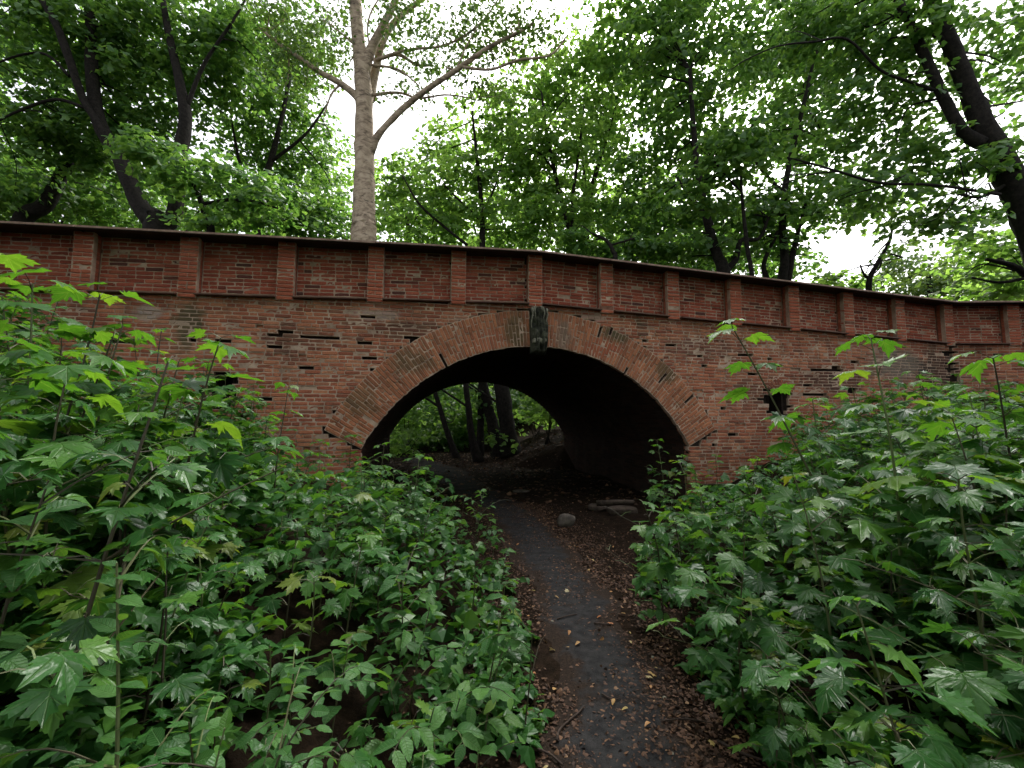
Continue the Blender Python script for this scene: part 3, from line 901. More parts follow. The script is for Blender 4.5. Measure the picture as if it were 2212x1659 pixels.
# weathered keystone: a lumpy tapering block with dripping lime crust and a pale foot band
nu, nvv = 22, 36
uu, vv2 = np.meshgrid(np.linspace(-1, 1, nu), np.linspace(0, 1, nvv))
wid = 0.155 + 0.055 * vv2
ss = CS + uu * wid
zz = 2.98 + vv2 * 0.92
bulge = 0.19 * np.sqrt(np.clip(1 - np.abs(uu) ** 4, 0, 1)) * (0.75 + 0.35 * np.sin(vv2 * 5.2 + 0.6))
bulge += 0.05 * vnoise(uu * 3.2 + 7, vv2 * 2.6, 31) + 0.05 * vnoise(uu * 7, vv2 * 3.5, 32) + 0.03 * vnoise(uu * 9, vv2 * 14, 33)
bulge[:, [0, -1]] = -0.05
bulge[[0, -1], :] = -0.05
i2 = np.arange(nu * nvv).reshape(nvv, nu)
Q = np.stack([i2[:-1, :-1], i2[:-1, 1:], i2[1:, 1:], i2[1:, :-1]], -1).reshape(-1, 4)
key = obj('keystone', mesh_tris('keystone', W(ss, 0.03 - bulge, zz), quads(Q), True), M_stone, bridge)
kb = MB()
for i in range(9):
    P = W(CS - 0.13 + i * 0.031, -0.20 + rng.normal(0, 0.008), 3.21 + rng.normal(0, 0.008))
    Vt2, Tt2 = BT_ROUGH[i % 5]
    kb.many(Vt2, Tt2, (frame(E, UP) * np.array([0.042, 0.16, 0.065 + rng.uniform(-0.015, 0.02)]))[None], P[None])
obj('moulding', kb, M_pale, key, 'stuff')
kd = MB()
for i, x in enumerate((-0.17, -0.15, -0.11, 0.02, 0.06, 0.12)):
    zt = 3.86 + rng.uniform(-0.03, 0.02); ln = rng.uniform(0.15, 0.5) if i < 2 else rng.uniform(0.1, 0.25)
    q = np.linspace(0, 1, 7)
    pts = W(CS + x + 0.012 * np.sin(q * 6 + i), -0.13 - 0.04 * rng.random() - 0.02 * np.sin(q * 4), zt - q * ln)
    tube(kd, pts, np.linspace(0.02, 0.008, 7), 5, 0.25)
obj('lime_crust', kd, M_pale, key, 'stuff')

# ------------------------------------------------------------------ leaf shapes
def leaf_from_outline(half, center_y, droop, fold, seed=0):
    """flat lobed leaf: fan about a point on the midrib; half = right half outline from base to tip"""
    half = np.array(half, float)
    left = half[::-1].copy(); left[:, 0] *= -1
    out = np.concatenate([half, left[1:] if abs(half[-1, 0]) < 1e-6 else left])
    if abs(half[0, 0]) < 1e-6: out = out[:-1]
    r = np.random.default_rng(seed)
    n = len(out)
    d = np.hypot(out[:, 0], out[:, 1] - center_y)
    z = -droop * d ** 2 + fold * np.abs(out[:, 0]) + r.normal(0, 0.028, n) - droop * 0.35 * np.clip(out[:, 1], 0, 1) ** 2
    out = out + r.normal(0, 0.018, out.shape) * (d > 0.3)[:, None]
    V = np.concatenate([[(0, center_y, 0.0)], np.stack([out[:, 0], out[:, 1], z], 1)])
    T = np.array([(0, 1 + i, 1 + (i + 1) % n) for i in range(n)])
    return V, T
MAPLE_H = [(0, 0.0), (0.06, -0.07), (0.22, -0.13), (0.45, -0.20), (0.38, -0.05), (0.55, -0.03), (0.47, 0.07), (0.68, 0.16), (0.60, 0.25), (0.78, 0.44), (0.55, 0.42), (0.52, 0.52), (0.37, 0.43),
           (0.27, 0.45), (0.36, 0.66), (0.21, 0.66), (0.20, 0.79), (0.10, 0.78), (0, 1.02)]
MAPLE = [leaf_from_outline(MAPLE_H, 0.18, dr, fo, sd) for sd, (dr, fo) in enumerate([(0.30, 0.10), (0.42, 0.16), (0.22, 0.02), (0.5, 0.22), (0.35, -0.05), (0.15, 0.12), (0.6, 0.3), (0.25, -0.12), (0.05, 0.2), (0.45, 0.05)])]
MAPLE_MID_H = [(0, 0.0), (0.42, -0.18), (0.42, 0.04), (0.72, 0.36), (0.38, 0.42), (0.30, 0.68), (0, 1.0)]
MAPLE_MID = [leaf_from_outline(MAPLE_MID_H, 0.2, dr, fo, 50 + sd) for sd, (dr, fo) in enumerate([(0.30, 0.10), (0.42, 0.16), (0.22, 0.02), (0.4, -0.06)])]
MAPLE_FAR_H = [(0, -0.05), (0.50, -0.02), (0.36, 0.40), (0, 1.0)]
MAPLE_FAR = [leaf_from_outline([(0.42, -0.06), (0.66, 0.36), (0, 1.0)], 0.28, dr, fo, 70 + sd) for sd, (dr, fo) in enumerate([(0.3, 0.1), (0.45, 0.2)])]
def ovate(droop, fold, serr=0.02, seed=0, st=9):
    r = np.random.default_rng(seed)
    t = np.linspace(0, 1, st)
    w = 0.265 * np.sin(math.pi * t ** 0.80) ** 0.92
    w[0] = 0.0; w[-1] = 0.0
    zm = -droop * t ** 2
    V, T = [], []
    for i in range(st):
        ss_ = serr * (1 if i % 2 else -1)
        V += [(-w[i] - (ss_ if 0 < i < st - 1 else 0), t[i], zm[i] + fold * w[i] + r.normal(0, 0.008)), (0, t[i], zm[i]), (w[i] + (ss_ if 0 < i < st - 1 else 0), t[i], zm[i] + fold * w[i] + r.normal(0, 0.008))]
    for i in range(st - 1):
        a = 3 * i
        T += [(a, a + 1, a + 4, a + 3), (a + 1, a + 2, a + 5, a + 4)]
    return np.array(V), quads(T)
OVATE = [ovate(dr, fo, 0.012, sd) for sd, (dr, fo) in enumerate([(0.15, 0.25), (0.32, 0.2), (0.45, 0.35), (0.08, 0.12), (0.25, 0.1)])]
OVATE_S = [ovate(dr, fo, 0.0, sd, 4) for sd, (dr, fo) in enumerate([(0.15, 0.3), (0.4, 0.2)])]

def leaf_mats(P, fwd, up, size):
    """(k,3,3) matrices with y along fwd and z near up"""
    y = norm(fwd); x = norm(np.cross(y, up)); z = np.cross(x, y)
    return np.stack([x, y, z], 2) * np.asarray(size)[:, None, None]

# ------------------------------------------------------------------ understorey plants
SIL_L = np.array([(-900, 540), (0, 575), (100, 610), (200, 640), (300, 700), (420, 745), (540, 800), (600, 900), (680, 985), (780, 955), (860, 985), (950, 995), (1000, 1075), (1060, 1085), (1100, 1160), (1150, 1245), (1175, 1340), (1200, 1520), (1205, 1700)])
SIL_R = np.array([(1335, 1700), (1340, 1310), (1370, 1170), (1390, 1090), (1430, 1020), (1480, 1015), (1560, 985), (1650, 945), (1700, 880), (1800, 830), (1900, 790), (2000, 800), (2100, 790), (2212, 785), (3000, 760)])
def sil(u):
    return np.interp(u, SIL_L[:, 0], SIL_L[:, 1]) if u < 1260 else np.interp(u, SIL_R[:, 0], SIL_R[:, 1])
NEAR_L = [(-900, 560), (100, 640), (250, 760), (380, 980), (500, 1130), (700, 1270), (1150, 1400)]
NEAR_R = [(1400, 1560), (1700, 1360), (1900, 1210), (2080, 960), (2200, 820), (3000, 780)]
MID_L = [(-900, 580), (0, 610), (300, 730), (500, 900), (800, 1070), (1150, 1210)]
MID_R = [(1350, 1290), (1600, 1110), (1800, 960), (2000, 860), (2212, 795), (3000, 770)]
def sil_depth(u, y):
    L = u < 1260
    v = sil(u)
    tab = (NEAR_L if L else NEAR_R) if y < 2.3 else ((MID_L if L else MID_R) if y < 3.4 else None)
    if tab: v = max(v, np.interp(u, [t[0] for t in tab], [t[1] for t in tab]))
    return v
def z_at(v, y):
    t = (829.5 - v) / F
    return EYE + y * (t * CP + SP) / (CP - t * SP)
EDGE_L = np.array([(900, 1000), (1000, 1000), (1100, 1090), (1150, 1105), (1250, 1145), (1350, 1165), (1450, 1150), (1540, 1190), (1660, 1135), (2400, 1100)])
EDGE_R = np.array([(900, 1400), (1080, 1388), (1200, 1372), (1300, 1352), (1400, 1440), (1480, 1500), (1660, 1580), (2400, 1800)])
def keep_clear(P, margin=0.0):
    """False for points over the trodden path or inside the wall"""
    u, v, cz = seen(P)
    over = (v > 960) & (u > np.interp(v, EDGE_L[:, 0], EDGE_L[:, 1]) - margin) & (u < np.interp(v, EDGE_R[:, 0], EDGE_R[:, 1]) + margin)
    rel = P - O
    wall = rel @ N > -0.10
    wing = ((P - C0) @ NW > -0.10) & (P[:, 0] > C0[0])
    near = np.linalg.norm(P - np.array([0, 0, EYE]), axis=1) < 0.75
    return ~(over | wall | wing | near)

def grow(base, height, lean, kind, r, leaf, dense=1.0, bright=0.0):
    """one sapling: returns stem MB, list of leaves (P, fwd, up, size, lime)"""
    mb = MB()
    P, Fw, U, S, LM = [], [], [], [], []
    n = max(5, int(height / 0.14))
    t = np.linspace(0, 1, n)
    bend = norm(np.array([lean[0], lean[1], 0]) + 1e-6) * np.hypot(*lean)
    side = np.array([-bend[1], bend[0], 0])
    stem = base + np.outer(t * height, UP) + np.outer(t ** 1.6 * height, bend) + np.outer(np.sin(t * 5 + r.uniform(0, 6)) * 0.02 * height, norm(side + 1e-6))
    r0 = 0.0035 + 0.004 * height
    tube(mb, stem, np.linspace(r0, r0 * 0.35, n), 5)
    def leafpair(p, axis_, az, sz, top):
        for sgn in (0, math.pi):
            a = az + sgn + r.normal(0, 0.3)
            h = np.array([math.cos(a), math.sin(a), 0.0])
            pl = sz * r.uniform(0.55, 1.15)
            el = r.uniform(0.15, 0.75)
            q = p + h * pl * math.cos(el) + UP * pl * math.sin(el) * 0.8
            tube(mb, [p, (p + q) / 2 + UP * 0.012, q], [0.0022, 0.0018, 0.0015], 3)
            pt = r.uniform(0.0, 0.55) * (0.6 if top else 1)
            fw = h * math.cos(pt) - UP * math.sin(pt)
            upv = UP * math.cos(pt) + h * math.sin(pt) + r.normal(0, 0.22, 3)
            P.append(q); Fw.append(fw); U.append(upv); S.append(sz * r.uniform(0.75, 1.2)); LM.append(top)
    if kind == 'maple':
        node = 0.30 if height > 0.9 else 0.12
        az = r.uniform(0, 6.28)
        h = node * height
        while h < height:
            k = h / height
            p = np.array([np.interp(k, t, stem[:, c]) for c in range(3)])
            top = k > 1 - 0.22 * bright
            if height > 0.8 and k < 0.85 and r.random() < 0.65 * dense:
                for sgn in (0, math.pi):
                    a = az + sgn + r.normal(0, 0.35)
                    L = (1 - k) * height * r.uniform(0.35, 0.6) + 0.14
                    hd = np.array([math.cos(a), math.sin(a), r.uniform(0.25, 0.7)])
                    q = np.linspace(0, 1, 4)
                    br = p + np.outer(q * L, hd) + np.outer(q ** 2 * -0.1 * L, UP)
                    tube(mb, br, np.linspace(r0 * 0.5, r0 * 0.2, 4), 4)
                    m = max(1, int(L / 0.13))
                    for j in range(m):
                        kk = (j + 0.8) / m
                        pb = np.array([np.interp(kk, q, br[:, c]) for c in range(3)])
                        leafpair(pb, hd, a + (math.pi / 2 if j % 2 == 0 else 0.3), leaf * r.uniform(0.6, 1.0), False)
            leafpair(p, UP, az, leaf * (1.05 - 0.35 * k), top)
            az += math.pi / 2 + r.normal(0, 0.15)
            h += r.uniform(0.10, 0.17) * (1.25 if height > 1.6 else 1)
        leafpair(stem[-1], UP, az, leaf * 0.55, bright > 0)
    else:   # elm: arching twigs with alternate ovate leaves
        nb_ = max(2, int(height * 7 * dense))
        tw = [(stem, r0)]
        for b in range(nb_):
            k = r.uniform(0.2, 0.95)
            p = np.array([np.interp(k, t, stem[:, c]) for c in range(3)])
            a = r.uniform(0, 6.28); L = r.uniform(0.2, 0.42) * (0.6 + 0.4 * height)
            hd = np.array([math.cos(a), math.sin(a), 0.0]); q = np.linspace(0, 1, 6)
            br = p + np.outer(q * L, hd) + np.outer(0.42 * L * np.sin(q * 2.0), UP)
            tube(mb, br, np.linspace(r0 * 0.5, 0.0012, 6), 4)
            tw.append((br, 0))
        for ti, (br, _) in enumerate(tw):
            Ld = np.linalg.norm(np.diff(br, axis=0), axis=1).sum()
            m = max(3, int(Ld / (leaf * 0.5)))
            qq = np.linspace(0, 1, len(br))
            for j in range(m):
                k = 0.2 + 0.8 * (j + 0.7) / m
                if ti == 0 and k < 0.45: continue
                pb = np.array([np.interp(k, qq, br[:, c]) for c in range(3)])
                k2 = min(1, k + 0.05); ax = norm(np.array([np.interp(k2, qq, br[:, c]) - np.interp(k2 - 0.08, qq, br[:, c]) for c in range(3)]))
                sd_ = norm(np.cross(ax, UP) + 1e-6) * (1 if j % 2 else -1)
                fw = norm(sd_ * 0.8 + ax * r.uniform(0.4, 0.9) - UP * r.uniform(0.0, 0.5))
                P.append(pb); Fw.append(fw); U.append(UP + r.normal(0, 0.3, 3)); S.append(leaf * r.uniform(0.5, 1.3)); LM.append(k > 0.86 and r.random() < 0.4 * bright)
    return mb, np.array(P), np.array(Fw), np.array(U), np.array(S), np.array(LM, bool)

LEAF_CACHE = {}
def leaf_mesh(shape, j, mat):
    k = (shape, j, mat.name)
    if k not in LEAF_CACHE:
        V, T = {'maple': MAPLE, 'elm': OVATE}[shape][j]
        me = mesh_tris('leaf', V, T, True); me.materials.append(mat); LEAF_CACHE[k] = me
    return LEAF_CACHE[k]

N_LEAF_OBJ = [0]
def plant(base, height, lean, kind, label, group, seed, leaf=0.14, dense=1.0, bright=0.0, as_objects=False, name=None, trim=False):
    r = np.random.default_rng(seed)
    mb, P, Fw, U, S, LM = grow(base, height, lean, kind, r, leaf, dense, bright)
    if len(P) == 0: return None
    ok = keep_clear(P) & keep_clear(P + norm(Fw) * S[:, None] * 0.9)
    if trim:
        uq, vq, _ = seen(P + norm(Fw) * S[:, None] * 0.5)
        ok &= vq > np.array([sil_depth(q, base[1]) for q in uq]) - 14
    P, Fw, U, S, LM = P[ok], Fw[ok], U[ok], S[ok], LM[ok]
    if len(P) < 4: return None
    t = thing(name or ('maple_sapling' if kind == 'maple' else 'elm_shrub'), label, 'sapling' if kind == 'maple' else 'shrub', group, base)
    child('stem', mb, M_stem, t)
    M = leaf_mats(P, Fw, U, S)
    main = M_leaf if kind == 'maple' else M_elm
    if as_objects:
        tl = np.array(base)
        for i in range(len(P)):
            shp = MAPLE if kind == 'maple' else OVATE
            o = bpy.data.objects.new('leaf', leaf_mesh(kind, int(r.integers(0, len(shp))), (M_lime_v if kind == 'maple' else M_lime_ev) if LM[i] else (M_leaf_v if kind == 'maple' else M_elm_v)))
            m4 = np.eye(4); m4[:3, :3] = M[i]; m4[:3, 3] = P[i] - tl
            o.matrix_basis = Matrix(m4.tolist())
            COL.objects.link(o); o.parent = t
            N_LEAF_OBJ[0] += 1
    else:
        _, _, cz = seen(np.array(base))
        shp = (MAPLE if cz < 5.5 else MAPLE_MID) if kind == 'maple' else (OVATE if cz < 4.5 else OVATE_S)
        for lime in (False, True):
            sel = np.where(LM == lime)[0]
            if len(sel) == 0: continue
            fb = MB(); which = r.integers(0, len(shp), len(sel))
            for j in range(len(shp)):
                s_ = sel[which == j]
                fb.many(shp[j][0], shp[j][1], M[s_], P[s_])
            child('foliage', fb, M_lime if lime else main, t, 'stuff')
    return t

LEAF_BUDGET = 3000
def side_words(x): return 'on the poplar side' if x < 0.6 else 'on the leaning trunk side'
pl = []
pr = np.random.default_rng(42)
tries = 0
while len(pl) < 320 and tries < 20000:
    tries += 1
    left = pr.random() < 0.52
    y = 1.15 + 7.7 * pr.random() ** 1.55
    u = pr.uniform(-350, 1190) if left else pr.uniform(1350, 2650)
    x = (u - 1106) / F * y
    if abs(x) > 7.5 and y < 4: continue
    b = np.array([x, y, 0.0])
    if (b - O) @ N > -0.3 or ((b - C0) @ NW > -0.3 and x > C0[0]): continue
    gz = float(ground_z(x, y))
    pc_ = np.interp(y, PY, PX)
    if -0.50 < x - pc_ < 0.62 + 0.3 * (y > 5): continue
    zmax = z_at(sil_depth(u, y) + 12, y)
    hmax = zmax - gz
    if hmax < 0.22: continue
    h = min(hmax, 2.7) * (pr.uniform(0.35, 0.75) if pr.random() < 0.6 else pr.uniform(0.75, 1.0))
    if h < 0.2: continue
    if any((x - q[0]) ** 2 + (y - q[1]) ** 2 < (0.17 + 0.02 * y) ** 2 for q in pl): continue
    pl.append((x, y, gz, min(h, 2.6), hmax))
n0 = len(pl); tries = 0
while len(pl) < n0 + 46 and tries < 8000:            # the hollow beside the path is thick with low maples
    tries += 1
    y = pr.uniform(1.5, 3.5); u = pr.uniform(60, 960) if pr.random() < 0.8 else pr.uniform(1620, 2150)
    x = (u - 1106) / F * y; gz = float(ground_z(x, y)); hmax = z_at(sil_depth(u, y) + 12, y) - gz
    if hmax < 0.25 or any((x - q[0]) ** 2 + (y - q[1]) ** 2 < 0.14 ** 2 for q in pl): continue
    pl.append((x, y, gz, min(hmax, pr.uniform(0.35, 0.85)), hmax * 1.5, 'maple'))
pl.sort(key=lambda q: q[1])
for i, (x, y, gz, h, hmax, *forced) in enumerate(pl):
    leaf = (0.085 + 0.055 * pr.random() + 0.025 * min(h, 1.6)) * (0.86 if y < 1.9 else (1.05 if y < 2.6 else 0.95))
    near_path = (-1.7 < x < 0.4 and y < 4.6)
    kind = 'elm' if (near_path and pr.random() < 0.72) or (h < 0.7 and pr.random() < 0.06) else 'maple'
    if forced: kind = forced[0]
    if kind == 'elm': h = min(h * 0.8, 1.0)
    tall = h > 0.8 * min(hmax, 2.6)
    sw = side_words(x)
    NUM = ['half a metre', 'one metre', 'two metres', 'three metres', 'four metres', 'five metres', 'six metres', 'seven metres', 'eight metres', 'nine metres']
    offp = NUM[min(9, int(round(abs(x - float(np.interp(y, PY, PX))))))]
    short = NUM[min(9, int(round(-float((np.array([x, y, 0.0]) - O) @ N))))]
    where = ' ' + offp + ' off the path, ' + short + ' short of the bridge, ' + ('poplar' if x < 0.6 else 'leaning-trunk') + ' side'
    if kind == 'maple':
        label = ('tall maple' if h > 1.3 else ('waist-high maple' if h > 0.75 else 'low maple')) + where
        grp = 'maple saplings ' + sw
    else:
        label = 'oval-leaved shrub' + where
        grp = 'oval leaved shrubs ' + sw
    lean = pr.normal(0, 0.12, 2) + (np.array([0.07 * (1 if x < 0.5 else -1), -0.05]))
    uu_, vv_, cz_ = seen(np.array([x, y, gz + h * 0.8]))
    big = N_LEAF_OBJ[0] < LEAF_BUDGET and y < 5.2 and -60 < uu_ < 2270 and vv_ < 1720
    plant(np.array([x, y, gz - 0.01]), h, lean, kind, label, grp, 1000 + i, leaf if kind == 'maple' else leaf * 0.66, 1.0, 1.0 if tall else 0.0, big, trim=True)

# shoots that stand out above the rest: (u top, v top, distance, height, lean, label)
HERO = [
    (205, 632, 2.3, 1.5, (0.10, 0.0), 'maple shoot with a lime green tip rising over the thicket before the second parapet pier'),
    (485, 728, 2.35, 1.45, (0.18, 0.0), 'forked maple shoot with broad bright leaves before the tall dark niche'),
    (352, 712, 4.2, 1.3, (0.0, 0.0), 'small pale green maple shoot below the mossy streak on the wall'),
    (620, 835, 3.6, 1.35, (0.05, 0.0), 'thin red stemmed maple shoot with spaced leaf pairs before the arch ring'),
    (762, 940, 5.8, 1.2, (0.06, 0.0), 'thin maple shoot standing before the springing of the arch under the poplar'),
    (1420, 950, 6.6, 1.25, (-0.08, 0.0), 'spindly maple shoot standing against the black tunnel mouth'),
    (1545, 985, 6.4, 1.1, (-0.05, 0.0), 'maple shoot before the broken foot of the arch ring'),
    (1580, 705, 2.9, 1.75, (-0.38, 0.0), 'leaning maple shoot with broad backlit leaves reaching over the brick wall'),
    (1888, 728, 2.5, 1.7, (-0.03, 0.0), 'upright maple shoot crowned with yellow green leaves beside the small arched niche'),
    (2135, 772, 2.4, 1.6, (-0.12, 0.0), 'stout maple shoot with wide spread leaves before the grey render patch'),
    (575, 905, 4.4, 1.3, (0.03, 0.0), 'slim maple shoot standing before the wall below the eroded courses'),
    (690, 955, 5.0, 1.3, (-0.04, 0.0), 'slim maple shoot before the lower end of the arch ring under the poplar'),
    (830, 962, 4.6, 1.2, (0.05, 0.0), 'leafy maple shoot before the tunnel jamb on the poplar side'),
    (905, 985, 4.3, 1.1, (0.06, 0.0), 'leafy maple shoot before the dark tunnel floor'),
    (780, 1000, 3.8, 1.1, (0.0, 0.0), 'bushy maple shoot in front of the thin shoots by the springing'),
    (1475, 985, 5.6, 1.2, (-0.04, 0.0), 'bushy maple shoot hiding the jamb on the leaning trunk side'),
    (1450, 1040, 5.0, 1.0, (-0.06, 0.0), 'low bushy maple shoot below the spindly shoot at the tunnel mouth'),
    (75, 610, 2.05, 1.5, (0.02, 0.0), 'broad leaved maple shoot deep in the thicket below the first parapet panel'),
    (265, 700, 2.3, 1.5, (0.08, 0.0), 'maple shoot with big backlit leaves between the thicket and the lime streak on the wall'),
    (150, 800, 1.75, 1.4, (0.03, 0.0), 'low broad maple shoot with glossy wet leaves in the dark hollow'),
    (400, 830, 2.5, 1.4, (0.1, 0.0), 'maple shoot with wide flat leaves below the forked shoot'),
    (2060, 900, 2.3, 1.4, (-0.1, 0.0), 'maple shoot with wide flat leaves below the stout shoot'),
    (1760, 860, 3.4, 1.4, (-0.05, 0.0), 'maple shoot with grey green leaves below the small arched niche'),
    (10, 560, 1.7, 1.5, (0.05, 0.0), 'maple shoot with one huge bright leaf overtopping the thicket below the parapet'),
]
for i, (u, v, y, h, lean, label) in enumerate(HERO):
    tip = at(u, v, y)
    base = np.array([tip[0] - lean[0] * h, tip[1], tip[2] - h])
    gz = float(ground_z(base[0], base[1]))
    h2 = tip[2] - gz
    base = np.array([tip[0] - lean[0] * h2, y, gz - 0.01])
    plant(base, h2, lean, 'maple', label, None, 500 + i, 0.185 if y < 3 else 0.125, 0.3, 1.6, True)
HERO_E = [(650, 1165, 2.9, (0.15, 0.0), 0.115, 'shrub with drooping yellow green top leaves rising from the thicket'),
          (1045, 1060, 4.9, (0.12, 0.0), 0.075, 'small oval leaved shrub leaning over the path towards the tunnel'),
          (1090, 1390, 2.3, (0.2, -0.05), 0.10, 'shrub with long toothed leaves hanging over the path edge'),
          (930, 1300, 2.4, (0.15, 0.0), 0.085, 'dense oval leaved shrub below the drooping lime shrub'),
          (480, 1570, 1.25, (0.1, 0.0), 0.075, 'low shrub with pale oval leaves in the dark hollow'),
          (1385, 1315, 3.75, (0.05, 0.0), 0.10, 'small plant with paired pale oval leaves standing alone beside the path'),
          (1000, 1480, 2.0, (0.2, 0.0), 0.10, 'shrub with large serrated leaves above the curved twig')]
for i, (u, v, y, lean, lf, label) in enumerate(HERO_E):
    tip = at(u, v, y)
    gz = float(ground_z(tip[0], y))
    h2 = max(0.25, tip[2] - gz)
    base = np.array([tip[0] - lean[0] * h2, y - lean[1] * h2, gz - 0.01])
    plant(base, h2, lean, 'elm', label, None, 700 + i, lf, 1.3 if h2 > 0.4 else 2.0, 1.0, True)

# undergrowth: small low leaves that nobody could count
ub = MB()
n = 34000
uy = 1.0 + 7.8 * pr.random(n) ** 1.25
uu0 = np.where(pr.random(n) < 0.52, pr.uniform(-250, 1210, n), pr.uniform(1330, 2500, n))
ux = (uu0 - 1106) / F * uy
gz = ground_z(ux, uy)
dpath = np.abs(ux - (np.interp(uy, PY, PX) + 0.05))
clump = vnoise(ux * 1.5 + 3, uy * 1.5, 78) + 0.5 * vnoise(ux * 3.7, uy * 3.7, 79) < np.where(uy < 3.2, -0.30, -0.5)
thin = clump | ((uy < 2.6) & (uu0 < 760) & (pr.random(n) < 0.3))
hh = np.clip((dpath - 0.5) * 0.6, 0.05, np.where(uy < 2.6, 0.4, 0.62)) * pr.random(n) ** 0.8
P = np.stack([ux, uy, gz + 0.02 + hh], 1)
rel = P - O
_, vq, _ = seen(P)
ok = ~thin & (vq > np.array([sil_depth(a_, b_) for a_, b_ in zip(uu0, uy)]) + 40 + 90 * pr.random(n)) & (dpath > 0.6 + 0.4 * (uy > 5) + 0.2 * vnoise(ux * 2, uy * 2, 77)) & (rel @ N < -0.12) & (((P - C0) @ NW < -0.15) | (P[:, 0] < C0[0])) & keep_clear(P, 6) & ~((uy > 5.9) & (ux > -2.2) & (ux < 3.2))
P = P[ok]
az = pr.uniform(0, 6.28, len(P))
Fw = np.stack([np.cos(az), np.sin(az), pr.uniform(-0.5, 0.1, len(P))], 1)
U = np.array([0, 0, 1.0]) + pr.normal(0, 0.35, (len(P), 3))
S = pr.uniform(0.035, 0.115, len(P))
M = leaf_mats(P, Fw, U, S)
wh = pr.integers(0, 4, len(P)); nearu = P[:, 1] < 2.8
wh = np.where((P[:, 0] < -0.9) & (pr.random(len(P)) < 0.75), 2 + wh % 2, wh)
for j in range(4):
    for near_ in (True, False):
        V, T = ((OVATE[:2] + MAPLE_MID[:2]) if near_ else (OVATE_S + MAPLE_FAR))[j]
        s_ = (wh == j) & (nearu == near_)
        ub.many(V, T, M[s_], P[s_])
o = obj('undergrowth', ub, M_leaf, kind='stuff')
o['label'] = 'low leafy undergrowth covering both banks beside the path'; o['category'] = 'undergrowth'

# ------------------------------------------------------------------ trees
def limb(mb, pts, sides=9, wob=0.04):
    """pts rows (u, v, distance, width in px): a limb seen there"""
    A = np.array([[*at(u, v, y), w * y / F / 2] for u, v, y, w in pts])
    A = smooth_line(A, 5)
    tube(mb, A[:, :3], A[:, 3], sides, wob)
    return A

def crown_mesh(blobs, leaf, seed, shape=None, spray=26):
    """blobs (u, v, distance, ru, rv, rdepth metres, leaf layers): sprays of leaves in flat tiers"""
    r = np.random.default_rng(seed)
    shape = shape or MAPLE_FAR
    mb = MB()
    for (u, v, y, ru, rv, rd, lai) in blobs:
        if v < -100 or u < -100 or u > 2300: lai = lai * 0.55
        c = at(u, v, y)
        rx, rz = ru * y / F, rv * y / F
        area = math.pi * rx * rz
        n = int(1.75 * lai * area / (0.62 * leaf ** 2))
        ns = max(3, n // spray)
        # spray centres, towards the outside of the ellipsoid
        d = norm(r.normal(size=(ns, 3))); q = r.random(ns) ** 0.42
        C = d * q[:, None] * np.array([rx, rd, rz])
        C = C * (1 + 0.12 * r.normal(size=(ns, 1)))
        tilt = norm(np.stack([C[:, 0] * 0.35 / max(rx, 0.1), C[:, 1] * 0.35 / max(rd, 0.1), np.ones(ns)], 1) + r.normal(0, 0.22, (ns, 3)))
        sr = r.uniform(0.35, 0.85, ns) * (leaf / 0.13)
        k = spray
        ang = r.uniform(0, 6.28, (ns, k)); rr = np.sqrt(r.random((ns, k))) * sr[:, None]
        a = norm(np.cross(tilt, np.array([0.3, 0.9, 0.1]))); b = np.cross(tilt, a)
        L = C[:, None] + a[:, None] * (np.cos(ang) * rr)[..., None] + b[:, None] * (np.sin(ang) * rr * 0.7)[..., None] + tilt[:, None] * r.normal(0, 0.05, (ns, k, 1))
        L[..., 2] -= 0.25 * rr ** 2
        out = a[:, None] * np.cos(ang)[..., None] + b[:, None] * np.sin(ang)[..., None]
        fw = out + r.normal(0, 0.45, (ns, k, 3)) - UP * r.uniform(0.1, 0.6, (ns, k, 1))
        up = tilt[:, None] + r.normal(0, 0.35, (ns, k, 3))
        P = (c + L).reshape(-1, 3); fw = fw.reshape(-1, 3); up = up.reshape(-1, 3)
        S = leaf * r.uniform(0.65, 1.2, len(P))
        gzz = ground_z(P[:, 0], P[:, 1])
        infront = ((P - O) @ N < DEPTH + 0.3) & (P[:, 2] < 5.2) & (P[:, 0] < 12)
        ok = (P[:, 2] > gzz + 0.05) & ~infront
        P, fw, up, S = P[ok], fw[ok], up[ok], S[ok]
        M = leaf_mats(P, fw, up, S)
        wh = r.integers(0, len(shape), len(P))
        for j in range(len(shape)):
            mb.many(shape[j][0], shape[j][1], M[wh == j], P[wh == j])
    return mb

